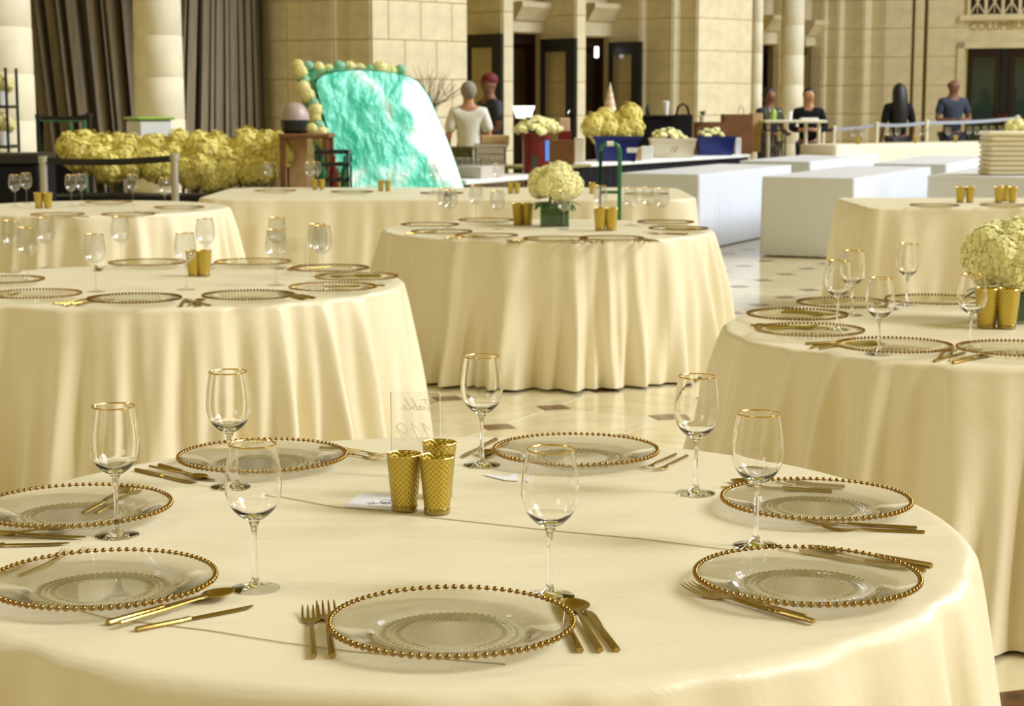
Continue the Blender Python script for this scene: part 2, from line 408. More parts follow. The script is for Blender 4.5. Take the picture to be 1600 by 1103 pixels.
D4, L4 = doorway(4, 1256, 1266, 73, 32)
# small gold sign letters over the first door
# open black framed glass door leaves in front of the shaded pier faces
def leaf(n, x0, x1, y0, y1, Ys, label):
    a = hit(x0, Ys, B); b = hit(x1, Ys, B); d = (b - a); L = d.length; ang = math.atan2(d.y, d.x)
    zt = ony((x0 + x1) / 2, (y0 + y1) / 2, (a.y + b.y) / 2).z
    o = obj('door_%d' % n, MB().box(0, .06, -.03, .03, 0, zt).box(L - .2, L, -.03, .03, 0, zt).box(.06, L - .2, -.03, .03, zt - .2, zt).box(.06, L - .2, -.03, .03, 0, .3).mesh('door', 'black', False), None, (a.x, a.y, 0), ang, kind='structure')
    part('door_glass', MB().box(.06, L - .2, -.006, .006, .3, zt - .2), 'doorglass', o)
    part('door_handle', MB().tube([(L - .1, -.03, .95), (L - .1, -.08, 1.0), (L - .1, -.08, 1.3), (L - .1, -.03, 1.35)], .012), 'steel', o)
leaf(5, 731, 785, 53, 53, hit(731, base0, A) - A * .16, '')
leaf(6, 846, 900, 60, 60, hit(846, base0, A) - A * .16, '')
leaf(7, 952, 1002, 65, 65, hit(952, base0, A) - A * .16, '')
# lit tube reflected in the dark door, its glow built as a bright box
tl = onz(932, 82, 2.3)
p = ony(932, 81, hit(932, base0, A).y - .2)
one('tube_reflection', MB().box(-.03, .03, -.03, .03, -.09, .09, None, .01), 'tube', 'small glowing upright tube reflection added in front of the dark brown door', 'lamp', p, PI / 4)

gm = Matrix.Translation((base0.x, base0.y, 0)) @ Matrix.Rotation(PI / 4, 4, 'Z')
obj('shade_ledge_1', MB().box(-9, 11, -2.9, .3, 5.2, 5.6, gm).box(-9, 11, -3.1, -2.9, 5.1, 6.4, gm).mesh('shade_ledge', 'stone', False), kind='structure')  # unseen overhang added to cut the ambient light on the facade
# ---- end wall on the right
E0 = PF[-1]; ED = Vector((1, -.40)).normalized()
def ehit(px): return hit(px, E0, ED)
wr = wall_poly('wall_back', [E0, ehit(1421)]); segment(wr, E0, ehit(1421), nb=1)
wr2 = wall_poly('wall_back', [ehit(1421), ehit(1421) + Vector((.1, .2)), ehit(1426) + Vector((.0, .2)), ehit(1426)])
wr3 = wall_poly('wall_back', [ehit(1426), ehit(1440)]); segment(wr3, ehit(1426), ehit(1440), nb=1)
wr4 = wall_poly('wall_back', [ehit(1440), ehit(1440) + Vector((.1, .2)), ehit(1446) + Vector((.0, .2)), ehit(1446)])
eD = ehit(1505); eE = ehit(1680)
wr5 = wall_poly('wall_back', [ehit(1446), eD]); segment(wr5, ehit(1446), eD, nb=1)
zd = ony(1550, 74, eD.y - .4).z
ang = math.atan2(ED.y, ED.x); L = (eE - eD).length
lin = obj('wall_back', MB().box(0, L, 0, .4, zd, 7).mesh('wall_back', 'stone', False), None, (eD.x, eD.y, 0), ang, kind='structure')
zf = ony(1550, 30, eD.y - .4).z
part('frieze_moulding', MB().box(-.1, L, -.1, 0, zf, zf + .1), 'stone', lin)
part('door_surround', MB().box(-.12, .0, -.06, .2, 0, zd + .1).box(-.12, L, -.06, 0, zd, zd + .1), 'stone', lin)
# lattice grille above
zl0 = zf + .1; lw = .30
for k in range(6):
    x = k * lw + .08
    part('lattice_panel', MB().box(x, x + lw - .05, -.045, -.03, zl0 + .02, zl0 + .42), 'bronze', lin)
    mb = MB()
    for sg in (1, -1):
        mb.tube([(x, -.06, zl0 + (.02 if sg > 0 else .42)), (x + lw - .05, -.06, zl0 + (.42 if sg > 0 else .02))], .014, 6)
    mb.tube([(x + (lw - .05) / 2, -.06, zl0 + .02), (x + (lw - .05) / 2, -.06, zl0 + .42)], .008, 6)
    part('lattice_bars', mb, 'stone', lin)
    part('lattice_post', MB().box(x - .05, x, -.08, 0, zl0, zl0 + .44), 'stone', lin)
def text(body, name, size, m, parent, loc, rot, ext=.01, ax='CENTER', shear=0):
    cu = bpy.data.curves.new(name, 'FONT'); cu.body = body; cu.size = size; cu.extrude = ext; cu.align_x = ax; cu.shear = shear
    cu.materials.append(M[m]); o = bpy.data.objects.new(name, cu); COL.objects.link(o); o.parent = parent; o.location = loc; o.rotation_euler = rot; return o
M['carved'] = mat('carved_letter', (.42, .30, .08), .8)
text('COLUMBUS CLUB', 'carved_lettering', .20, 'carved', lin, (.06, -.008, zd + .33), (PI / 2, 0, 0), .006, 'LEFT')
dr = obj('door_8', MB().box(0, L, .36, .40, 0, zd).mesh('door', 'black', False), None, (eD.x, eD.y, 0), ang, kind='structure')
for x0, x1 in ((.10, .52), (.86, 1.3), (1.5, 1.9)):
    part('door_pane', MB().box(x0, x1, .30, .32, .35, zd - .16), mat('dark_pane', (.03, .05, .04), .05, coat=1) if 'pane' not in M else M['pane'], dr)
    part('door_frame', MB().box(x0 - .08, x0, .28, .36, 0, zd).box(x1, x1 + .08, .28, .36, 0, zd).box(x0, x1, .28, .36, zd - .16, zd), 'bronze', dr)
for x in (.62, .74):
    part('door_pull', MB().tube([(x, .27, .7), (x, .22, .75), (x, .22, 1.2), (x, .27, 1.25)], .02), 'red', dr)
# faces of the broad lit return beyond the last pier
# ---- hall sides not in view
obj('wall_right', MB().box(19, 19.4, -8, 30, 0, 3).mesh('wall_right', 'stone', False), kind='structure')
obj('wall_front', MB().box(-16, 17, -8.4, -8, 0, 7).mesh('wall_front', 'stone', False), kind='structure')
# ---- columns
def column(px0, px1, Y, label, drums=None):
    p = ony((px0 + px1) / 2, HOR, Y); r = (px1 - px0) / 2 * Y / F
    t = thing('stone_column', label, 'column', (p.x, p.y, 0))
    zs = [0, .35] + [Z0 + k * COURSE for k in range(1, 7)] + [7]
    part('column_base', MB().lathe([(r * 1.25, 0), (r * 1.25, .12), (r * 1.18, .2), (r * 1.05, .24), (r * 1.04, .33), (r, .35)], 40), 'stone_col', t)
    for i in range(1, len(zs) - 1):
        tp = 1 - .02 * i
        part('column_drum', MB().lathe([(r * tp - .008, zs[i]), (r * tp, zs[i] + .012), (r * (tp - .012), zs[i + 1] - .012), (r * (tp - .012) - .008, zs[i + 1])], 40), 'stone_col', t)
column(-60, 57, 20.5, 'pale stone column at the left edge of the picture')
column(208, 290, 23.0, 'pale stone column standing between the two taupe curtains')
column(1169, 1191, 31.2, 'slim stone column at the right of the broad bright pier')
column(1216, 1256, 32.4, 'round stone column between the two narrow dark doorways')
# ---- curtains
def curtain(px0, px1, Y0, Y1, label, lean0, lean1, nf, seed):
    rr = random.Random(seed)
    t = thing('curtain', label, 'curtain', (0, 0, 0), 0, None)
    # each drape panel of a few folds is a part
    n = 5
    edges = [px0 + (px1 - px0) * i / n for i in range(n + 1)]
    for i in range(n):
        mb = MB(); cols = 40; rows = 10; vs = []
        for j in range(rows + 1):
            z = .02 + 5.2 * j / rows
            for k in range(cols + 1):
                s = k / cols; sx = edges[i] + (edges[i + 1] - edges[i]) * s * 1.02
                u = (sx - px0) / (px1 - px0); Y = Y0 + (Y1 - Y0) * u
                lean = (lean0 * (1 - u) + lean1 * u) * (z - 1.4)
                p = ony(sx, HOR, Y)
                ph = s * PI * 2 * nf / n + seed + i * 1.7
                yy = .22 * math.sin(ph) + .07 * math.sin(ph * 2.3 + 1) * (1 - .1 * z)
                vs.append((p.x + lean + .03 * math.sin(ph * 1.7), p.y + yy, z))
        fs = [(j * (cols + 1) + k, j * (cols + 1) + k + 1, (j + 1) * (cols + 1) + k + 1, (j + 1) * (cols + 1) + k) for j in range(rows) for k in range(cols)]
        part('curtain_panel', mb.add(vs, fs), 'curtain', t)
curtain(38, 218, 23.6, 24.0, 'tall taupe curtain hanging between the two left columns', -.10, -.06, 9, 1)
curtain(285, 418, 24.0, 25.0, 'tall taupe curtain hanging between the second column and the stepped stone pier', .06, -.02, 10, 4)
# dark backing wall behind the curtains
obj('wall_left', MB().box(-14, .0, 0, .3, 0, 7).mesh('wall_left', 'stone', False), None, (s0.x - 0.9, s0.y + .75, 0), R(28), kind='structure')

# ================================================================ TABLECLOTHS
def circle_outline(R_):
    def f(s):
        a = 2 * PI * s; return Vector((math.cos(a), math.sin(a))) * R_, Vector((math.cos(a), math.sin(a)))
    return f
def rect_outline(w, d, r):
    segs = []; P = 0
    hx, hy = w / 2 - r, d / 2 - r
    parts = [('l', (w / 2, -hy), (w / 2, hy), (1, 0)), ('a', (hx, hy), 0), ('l', (hx, d / 2), (-hx, d / 2), (0, 1)), ('a', (-hx, hy), PI / 2),
             ('l', (-w / 2, hy), (-w / 2, -hy), (-1, 0)), ('a', (-hx, -hy), PI), ('l', (-hx, -d / 2), (hx, -d / 2), (0, -1)), ('a', (hx, -hy), PI * 1.5)]
    lens = [2 * hy, r * PI / 2 + .04, 2 * hx, r * PI / 2 + .04] * 2; tot = sum(lens)
    def f(s):
        x = (s % 1) * tot
        for pt, L in zip(parts, lens):
            if x <= L or pt is parts[-1]:
                t = min(1, x / L)
                if pt[0] == 'l':
                    a = Vector(pt[1]); b = Vector(pt[2]); return a + (b - a) * t, Vector(pt[3])
                an = pt[2] + t * PI / 2; n = Vector((math.cos(an), math.sin(an))); return Vector(pt[1]) + n * r, n
            x -= L
    return f
def cloth(label, center, outline, m='ivory', n=540, folds=26, amp=.04, flare=.05, seed=0, rz=0, rho=.022, top=.76, hem=.008, rows=16, name='tablecloth', crisp=1.0, sidefn=None, group=None):
    rr = random.Random(seed); a1, a2, a3, a4, a5 = [rr.uniform(0, 6.28) for _ in range(5)]
    def fold(s):
        th = 2 * PI * s
        ph = folds * th + 1.9 * math.sin(3 * th + a1) + 1.1 * math.sin(7 * th + a2)
        v = .62 * math.cos(ph) + .30 * math.cos(2 * ph + a5 + 1.2 * math.sin(5 * th + a3)) + .22 * math.cos((folds // 3) * th + a4)
        v = v if v < 0 else v ** .8 if crisp else v
        return v * (.75 + .35 * math.sin(4 * th + a2))
    vs = []; fs = []; rings = []
    def ring(fn):
        o = len(vs)
        for k in range(n): vs.append(fn(k / n))
        rings.append(o)
    vs.append((0, 0, top))
    for fr in (.25, .5, .7, .85, .94, .98):
        def fn(s, fr=fr):
            p, nn = outline(s); p = p * fr if fr < .9 else p - nn * (rho + (1 - fr) * .6)
            z = top + .0022 * noise.noise(Vector((p.x * 5 + seed, p.y * 9, 0))) * min(1, (1 - fr) * 8) 
            return (p.x, p.y, z)
        ring(fn)
    for q in (0, 25, 50, 75):
        def fn(s, q=q):
            p, nn = outline(s); f = fold(s); e = .15 * amp * f * (q / 90)
            p = p - nn * rho + nn * (rho * math.sin(R(q)) + e); return (p.x, p.y, top - rho + rho * math.cos(R(q)))
        ring(fn)
    for j in range(rows + 1):
        t = j / rows; t = t ** 1.15
        def fn(s, t=t):
            p, nn = outline(s); f = fold(s); k = sidefn(p) if sidefn else 1
            env = .15 + .85 * (1 - (1 - t) ** 1.8)
            off = flare * t ** .8 + amp * env * (f + .25 * math.cos(2 * PI * s * folds * 2 + 5 * t + a1) * t) * k
            p = p + nn * off; 
            hz = hem + .004 * (1 + f)
            return (p.x, p.y, (top - rho) * (1 - t) + hz * t)
        ring(fn)
    for k in range(n): fs.append((0, rings[0] + k, rings[0] + (k + 1) % n))
    for a, b in zip(rings, rings[1:]):
        for k in range(n): k2 = (k + 1) % n; fs.append((a + k, b + k, b + k2, a + k2))
    me = MB().add(vs, fs).mesh(name, m)
    o = obj(name, me, None, (center[0], center[1], 0), rz); tag(o, label, 'tablecloth', group); return o
def seam(par, pts, center, zs=None, w=.0009):
    P = []
    for i, (x, y) in enumerate(pts):
        v = onz(x, y, .7612 if zs is None or zs[i] is None else zs[i]); P.append((v.x - center[0], v.y - center[1], v.z))
    mb = MB().tube(P, w, 4); part('seam', mb, 'seam', par)
C1 = (-.10, 2.92); C2 = (-1.33, 7.03); C3 = (.20, 10.05); CR = (1.50, 5.56); C4 = (-2.83, 12.15)
TOP = .7605
t1 = cloth('ivory satin cloth on the nearest round table, filling the foreground', C1, circle_outline(.848), n=1080, folds=19, amp=.060, flare=.07, seed=11, rho=.024, rows=26)
seam(t1, [(420, 772), (520, 791), (600, 799), (712, 812), (858, 828), (1000, 841), (1120, 856), (1300, 873)], C1)
seam(t1, [(60, 935), (167, 965), (330, 985), (440, 1003), (560, 1018), (700, 1030), (790, 1037)], C1)
t2 = cloth('ivory floor-length cloth on the round table at the left in the second row', C2, circle_outline(.905), n=900, folds=26, amp=.080, flare=.09, seed=5, rho=.02, rows=20)
t3 = cloth('ivory floor-length cloth on the round table in the middle with the hydrangea vase', C3, circle_outline(.915), n=900, folds=24, amp=.088, flare=.08, seed=9, rho=.018, rows=20)
tr = cloth('ivory floor-length cloth on the round table at the right edge in the second row', CR, circle_outline(.838), n=900, folds=24, amp=.085, flare=.13, seed=21, rho=.022, rows=20)
t4 = cloth('ivory cloth on the round table behind the left one, cut by the left edge', C4, circle_outline(.91), folds=24, amp=.08, flare=.08, seed=31)
C5 = (-.48, 14.15)
t5 = cloth('ivory cloth on the long table in front of the teal wrapped panel', C5, rect_outline(3.72, 1.85, .3), n=1000, folds=34, amp=.05, flare=.06, seed=33)
C6 = (4.25, 12.75)
t6 = cloth('ivory cloth on the long table at the right edge with two pairs of gold cups', C6, rect_outline(3.7, 1.35, .08), n=1000, folds=32, amp=.05, flare=.07, seed=35)
def rect_px(Bp, Cp, wd, label, m='white_cloth', z=.76, seed=0, amp=.010, folds=70, length=None, group=None):
    b = onz(Bp[0], Bp[1], z); cc = onz(Cp[0], Cp[1], z); v = Vector((cc.x - b.x, cc.y - b.y)); L = length or v.length; v.normalize(); u = Vector((-v.y, v.x))
    ctr = Vector((b.x, b.y)) + v * L / 2 + u * wd / 2; rz = math.atan2(v.y, v.x) - PI / 2
    def side(p): return 1.0 if abs(p.x) > wd / 2 - .02 and abs(p.y) < L / 2 - .03 else .12
    o = cloth(label, ctr, rect_outline(wd, L, .03), m=m, n=900, folds=folds, amp=amp, flare=.012, seed=seed, rz=rz, rho=.008, rows=8, top=z, sidefn=side, group=group)
    return o, ctr, v, u
rect_px((1335, 278), (1455, 260), .90, 'white cloth on the nearest white rectangular table, right of the middle table', seed=41)
rect_px((1093, 272), (1237, 257), .86, 'white pleated cloth on the rectangular table just right of the green hand truck', seed=42)
rect_px((1267, 252), (1400, 238), .90, 'white cloth on the rectangular table behind the white table in front of the brown boxes', seed=43)
rect_px((1480, 256), (1548, 243), .85, 'white cloth on the rectangular table left of the stacked folded linens', seed=44)
rect_px((1545, 233), (1610, 224), .82, 'white cloth on the small farthest rectangular table before the long buffet', seed=45)
W7 = rect_px((1640, 277), (1700, 262), 1.15, 'white cloth on the rectangular table under the stacked folded linens', seed=46)
b7 = onz(1306, 226, .90); c7 = onz(1680, 219, .90)
v7 = Vector((c7.x - b7.x, c7.y - b7.y)); L7 = v7.length; v7.normalize(); u7 = Vector((-v7.y, v7.x)); ctr7 = Vector((b7.x, b7.y)) + v7 * L7 / 2 + u7 * .35
def on_buffet(px, back=.3):
    k = ray(px, HOR).x / ray(px, HOR).y; o_ = Vector((b7.x, b7.y)) + u7 * back; t_ = (k * o_.y - o_.x) / (v7.x - k * v7.y); return o_ + v7 * t_
cloth('ivory cloth on the long high buffet table before the far dark doors', ctr7, rect_outline(L7, .7, .05), n=700, folds=50, amp=.012, flare=.02, seed=47, rz=math.atan2(v7.y, v7.x), top=.90, rows=6)

# ================================================================ TABLEWARE PROTOTYPES
def plate_mod(r, z, a):
    # pressed lattice ring on the well of the dish
    if .066 < r < .094: z += .0010 * math.sin(a * 60) * math.sin((r - .066) / .028 * PI * 3)
    return r, z
prof_p = [(0, .0042), (.03, .0042), (.06, .0042)] + [(.066 + .028 * i / 12, .0042 + .0012 * i / 12) for i in range(13)] + [(.100, .0072), (.106, .0105), (.112, .0125), (.125, .0150), (.140, .0172), (.152, .0195), (.158, .0210), (.1605, .0216),
          (.161, .0200), (.158, .0185), (.150, .0160), (.138, .0135), (.122, .0108), (.112, .0080), (.106, .0050), (.102, .0015), (.098, 0), (.092, 0), (.088, .0016), (.05, .0016), (0, .0016)]
dish_hi = MB().lathe(prof_p, 240, mod=plate_mod).mesh('glass_dish', 'dish_glass')
dish_lo = MB().lathe(prof_p[::2] + [prof_p[-1]], 64).mesh('glass_dish', 'plate_glass')
bead_me = MB().ball((0, 0, 0), .0043, 12, 8).mesh('bead', 'bead')
NB = 86
mbr = MB()
for k in range(NB):
    a = 2 * PI * k / NB; mbr.ball((.1615 * math.cos(a), .1615 * math.sin(a), .0218), .0043, 6, 4)
fixn(dish_hi); fixn(dish_lo)
beads_lo = mbr.mesh('bead_rim', 'bead')
def plate(pos, label, hi, group, tz=TOP):
    t = thing('charger_plate', label, 'plate', (pos[0], pos[1], tz), rnd.uniform(0, 6), group)
    obj('glass_dish', dish_hi if hi else dish_lo, t)
    if hi:
        for k in range(NB):
            a = 2 * PI * k / NB; obj('bead', bead_me, t, (.1615 * math.cos(a), .1615 * math.sin(a), .0218))
    else: obj('bead_rim', beads_lo, t, kind='stuff')
    return t
# wine glass
GH = .214
bowl_out = [(.0035, .098), (.0075, .1005), (.014, .1045), (.022, .110), (.030, .118), (.0362, .128), (.0398, .139), (.0412, .150), (.0410, .162), (.0396, .176), (.0373, .192), (.0352, .205), (.0340, GH)]
th = .0011
bowl_in = [(max(0, r - th), z - (.0 if i else 0)) for i, (r, z) in enumerate(bowl_out) if z > .11]
bowl_in = list(reversed([(r - th, z + .0) for r, z in bowl_out if z > .112])) + [(.026 - th, .1165), (.016, .1105), (.007, .1075), (0, .1068)]
bowl_prof = [(0, .0965)] + bowl_out + [(.0335, GH + .0003)] + bowl_in
stem_prof = [(.0062, .012), (.0045, .020), (.0038, .035), (.0034, .06), (.0036, .08), (.0050, .092), (.0078, .0995), (.002, .1000)]
foot_prof = [(0, 0), (.034, 0), (.0358, .0008), (.0355, .0018), (.030, .0028), (.018, .0046), (.010, .0078), (.0062, .0125)]
g_mesh = {}
for lod, n in (('hi', 64), ('lo', 24)):
    gm = 'glass' if lod == 'hi' else 'far_glass'
    g_mesh[lod] = (MB().lathe(bowl_prof, n).mesh('bowl', gm), MB().lathe([(0, .0101)] + stem_prof[:] + [(0, .1005)], n).mesh('stem', gm), MB().lathe(foot_prof + [(0, .013)], n).mesh('foot', gm),
                   MB().lathe([(.0346, GH - .0012), (.0349, GH), (.0345, GH + .0011), (.0330, GH + .0011), (.0324, GH), (.0327, GH - .0012), (.0346, GH - .0012)], n, cap=False).mesh('gold_rim', 'rim'))
def glass(pos, label, hi, group, tz=TOP):
    t = thing('wine_glass', label, 'wine glass', (pos[0], pos[1], tz), 0, group)
    b, s, f, r = g_mesh['hi' if hi else 'lo']
    obj('bowl', b, t); obj('stem', s, t); obj('foot', f, t); obj('gold_rim', r, t, label='gold rim')
    return t
for _t in g_mesh.values():
    for _m in _t: fixn(_m)
# cutlery, lying along +x from handle end (0) to tip, local z up
def handle(L0, L1, r0=.0042, r1=.0030, n=8):
    return MB().tube([(0, 0, .005), (.002, 0, .005), (L0, 0, .005), (L1, 0, .0058)], [r0 * .9, r0, r0 * .95, r1], n, .8)
fk = {}
fk['fork'] = (handle(.085, .125), None)
def fork_head():
    mb = MB(); n = 7
    # neck + palm as lofted strip
    sec = [(.120, .0028, .0058), (.138, .0030, .0050), (.150, .0065, .0030), (.158, .0115, .0024), (.168, .0128, .0028)]
    vs = []
    for x, w_, z in sec:
        for s in (-1, 1):
            vs += [(x, s * w_, z + .0010), (x, s * w_, z - .0008)]
    fs = []
    for i in range(len(sec) - 1):
        a = i * 4; b = a + 4
        fs += [(a, a + 2, b + 2, b), (a + 1, b + 1, b + 3, a + 3), (a, b, b + 1, a + 1), (a + 2, a + 3, b + 3, b + 2)]
    fs += [(0, 1, 3, 2), (16, 18, 19, 17)]
    mb.add(vs, fs)
    for y in (-.0108, -.0036, .0036, .0108):
        mb.tube([(.166, y, .0028), (.182, y * .99, .0042), (.197, y * .97, .0072), (.207, y * .96, .0105)], [.0020, .0018, .0015, .0007], 6, .6)
    return mb
def spoon_head():
    mb = MB(); mb.tube([(.120, 0, .0058), (.140, 0, .0060), (.156, 0, .0050)], [.0030, .0026, .0034], 8, .7)
    rows = 10; cols = 8; vs = []; fs = []
    for i in range(rows + 1):
        u = i / rows; x = .152 + .056 * u; wd = .0195 * math.sin(PI * min(1, max(.03, u * .93 + .05))) ** .62
        for j in range(cols + 1):
            y = -1 + 2 * j / cols; zz = .0075 - .006 * (1 - y * y) * math.sin(PI * max(.02, u * .96 + .02)) ** .7
            vs.append((x, y * wd, zz))
    k = cols + 1
    for i in range(rows):
        for j in range(cols): a = i * k + j; fs.append((a, a + 1, a + k + 1, a + k))
    n0 = len(vs); vs2 = [(x, y, z - .0012) for x, y, z in vs]
    fs2 = [tuple(reversed([q + n0 for q in f])) for f in fs]
    edge = [(i * k) for i in range(rows + 1)] + [rows * k + j for j in range(1, k)] + [i * k + cols for i in range(rows - 1, -1, -1)] + [j for j in range(cols - 1, 0, -1)]
    fs3 = [(edge[i], edge[i] + n0, edge[(i + 1) % len(edge)] + n0, edge[(i + 1) % len(edge)]) for i in range(len(edge))]
    return mb.add(vs + vs2, fs + fs2 + fs3)
def knife_blade():
    sec = [(.098, -.0045, .0045), (.112, -.0058, .0052), (.15, -.0085, .0055), (.19, -.0100, .0052), (.212, -.0075, .0050), (.224, .000, .0046), (.228, .0035, .0044)]
    vs = []; fs = []
    for x, y0, y1 in sec: vs += [(x, y0, .0048), (x, y1, .0060), (x, y1, .0030), (x, y0, .0042)]
    for i in range(len(sec) - 1):
        a = i * 4
        for j in range(4): fs.append((a + j, a + (j + 1) % 4, a + 4 + (j + 1) % 4, a + 4 + j))
    fs += [(3, 2, 1, 0), (24, 25, 26, 27)]
    return MB().add(vs, fs)
def merge(*mbs):
    m = MB()
    for b in mbs: m.add(b.v, b.f)
    return m
hd = {'fork': [('handle', handle(.085, .125)), ('tines', fork_head())], 'spoon': [('handle', handle(.085, .125)), ('bowl', spoon_head())],
      'knife': [('handle', handle(.085, .102, .0060, .0052)), ('blade', knife_blade())]}
CUT = {k: [(n, fixn(mb.mesh(n, 'gold'))) for n, mb in v] for k, v in hd.items()}
CUT1 = {k: fixn(merge(*[mb for _, mb in v]).mesh(k, 'gold')) for k, v in hd.items()}
CLEN = {'fork': .207, 'spoon': .208, 'knife': .228}
def cutlery(kind, a, b, label, hi, group, dz=0, sc=None, tilt=0):
    a = Vector(a[:2]); b = Vector(b[:2]); d = (b - a); s = sc or max(.8, min(1.15, d.length / CLEN[kind]))
    nm = {'fork': 'table_fork', 'knife': 'table_knife', 'spoon': 'table_spoon'}[kind]
    if hi:
        t = thing(nm, label, kind, (a.x, a.y, TOP - .0012 + dz), math.atan2(d.y, d.x), group)
        for n, me in CUT[kind]: obj(n, me, t)
    else:
        t = tag(obj(nm, CUT1[kind], None, (a.x, a.y, TOP - .0012 + dz), math.atan2(d.y, d.x)), label, kind, group)
    t.scale = (s, s, s); t.rotation_euler.y = -tilt
    return t
cpx = lambda kind, a, b, label, hi=True, group=None, dz=0, tilt=0: cutlery(kind, onz(a[0], a[1], .766), onz(b[0], b[1], .766), label, hi, group, dz, None, tilt)

# ================================================================ NEAREST TABLE
G1 = 'place settings on the nearest table'
PL = [((705, 968), 'front middle'), ((160, 902), 'lower left'), ((117, 788), 'upper left'), ((410, 710), 'back left'),
      ((900, 701), 'back middle'), ((1275, 778), 'upper right'), ((1261, 897), 'lower right')]
for (px, py), d in PL:
    plate(onz(px, py, .782), 'gold-beaded glass charger, %s of the nearest table' % d, True, 'glass chargers on the nearest table')
GL = [((183, 836), 'between the two left chargers'), ((360, 760), 'tall behind another glass, before the back left charger'), ((399, 919), 'right of the lower left charger'),
      ((753, 726), 'left of the back middle charger'), ((859, 931), 'behind the front middle charger'), ((1087, 770), 'left of the upper right charger'), ((1181, 852), 'standing before the upper right charger')]
for (px, py), d in GL:
    glass(onz(px, py, .761), 'gold-rimmed wine glass, nearest table, %s' % d, True, 'wine glasses on the nearest table')
cg = 'gold cutlery on the nearest table'
cpx('fork', (490, 1023), (485, 949), 'gold four-tined fork, outer left of the front middle charger', group=cg)
cpx('fork', (520, 1023), (508, 940), 'gold fork touching the left rim of the front middle charger', group=cg)
cpx('knife', (906, 1014), (868, 940), 'gold knife half under the right rim of the front middle charger', group=cg)
cpx('spoon', (938, 1014), (889, 932), 'gold spoon between the two knives right of the front middle charger', group=cg)
cpx('knife', (964, 1012), (915, 948), 'gold knife outermost right of the front middle charger', group=cg)
cpx('knife', (168, 970), (355, 918), 'gold knife nearest the lower left charger, under the spoon', group=cg)
cpx('spoon', (187, 977), (364, 925), 'gold spoon lying across the knives right of the lower left charger', group=cg, dz=.006)
cpx('knife', (212, 980), (388, 945), 'gold knife outermost in front of the lower left charger', group=cg)
cpx('fork', (-2, 900), (106, 859), 'gold fork behind the lower left charger, tines over its rim, left one', group=cg)
cpx('fork', (30, 900), (137, 857), 'gold fork behind the lower left charger, tines over its rim, right one', group=cg)
cpx('knife', (-60, 827), (132, 837), 'gold knife with tip reaching farthest right below the upper left charger', group=cg)
cpx('spoon', (-50, 842), (91, 826), 'gold spoon tilted over the knives below the upper left charger', group=cg, dz=.005)
cpx('knife', (-75, 850), (88, 846), 'gold knife lowest below the upper left charger', group=cg)
cpx('fork', (130, 800), (212, 757), 'gold fork peeping past the right rim of the upper left charger, left one', group=cg)
cpx('fork', (150, 800), (224, 761), 'gold fork peeping past the right rim of the upper left charger, right one', group=cg)
cpx('knife', (212, 731), (302, 751), 'gold knife outermost left of the back left charger', group=cg)
cpx('spoon', (234, 728), (303, 742), 'gold spoon between knives left of the back left charger', group=cg, dz=.003)
cpx('knife', (249, 724), (333, 748), 'gold knife nearest the back left charger', group=cg)
cpx('fork', (510, 694), (589, 706), 'gold fork right of the back left charger, upper one', group=cg)
cpx('fork', (500, 700), (583, 712), 'gold fork right of the back left charger, lower one', group=cg)
cpx('knife', (775, 684), (722, 711), 'gold knife left of the back middle charger, left one', group=cg)
cpx('spoon', (795, 686), (755, 708), 'gold spoon with dark bowl left of the back middle charger', group=cg, dz=.003)
cpx('knife', (805, 688), (760, 712), 'gold knife partly under the left rim of the back middle charger', group=cg)
cpx('fork', (1056, 707), (1005, 729), 'gold fork right of the back middle charger, left one', group=cg)
cpx('fork', (1074, 709), (1030, 730), 'gold fork right of the back middle charger, right one', group=cg)
cpx('fork', (1433, 822), (1253, 812), 'gold fork below the upper right charger, left one', group=cg)
cpx('fork', (1445, 828), (1283, 822), 'gold fork below the upper right charger, right one', group=cg)
cpx('knife', (1300, 768), (1127, 757), 'gold knife under the upper right charger with its tip at the left rim', group=cg)
cpx('spoon', (1320, 762), (1142, 749), 'gold spoon under the upper right charger with its tip at the left rim', group=cg)
cpx('knife', (1456, 881), (1264, 848), 'gold knife farthest behind the lower right charger', group=cg)
cpx('spoon', (1446, 889), (1270, 856), 'gold spoon behind the lower right charger', group=cg)
cpx('knife', (1438, 893), (1250, 862), 'gold knife under the back rim of the lower right charger', group=cg)
cpx('fork', (1272, 969), (1072, 915), 'gold fork in front of the lower right charger, outer one', group=cg)
cpx('fork', (1258, 960), (1095, 915), 'gold fork in front of the lower right charger, inner one', group=cg)
# gold mercury cups
def votive_mesh(n=48):
    h = .099
    cup = [(.0215, .010), (.0225, .012), (.0305, h), (.0308, h + .001), (.0296, h + .001), (.0290, h - .001), (.0212, .016), (.0, .016)]
    base = [(0, 0), (.0215, 0), (.0232, .002), (.0230, .010), (.0222, .0112), (0, .0112)]
    return MB().lathe(cup, n, cap=False).mesh('cup', 'mercury'), MB().lathe(base, n).mesh('cup_base', 'gold_base')
vc, vb = votive_mesh(); 
vrim = MB().lathe([(.0309, .0985), (.0312, .0995), (.0302, .1008), (.0293, .0995), (.0309, .0985)], 48, cap=False).mesh('cup_rim', 'rim')
def votive(pos, label, group, s=1, tz=TOP, rz=0):
    t = thing('votive_cup', label, 'candle holder', (pos[0], pos[1], tz), rz, group); t.scale = (s, s, s)
    obj('cup', vc, t); obj('cup_base', vb, t); obj('cup_rim', vrim, t); return t
vg = 'gold cups on the nearest table'
votive(onz(632, 797, .7605), 'gold mercury glass cup, left of the three on the nearest table', vg)
votive(onz(683, 801, .7605), 'gold diamond-patterned cup, front right of the three on the nearest table', vg)
votive(onz(687, 776, .7605), 'gold cup standing behind the front pair on the nearest table', vg)
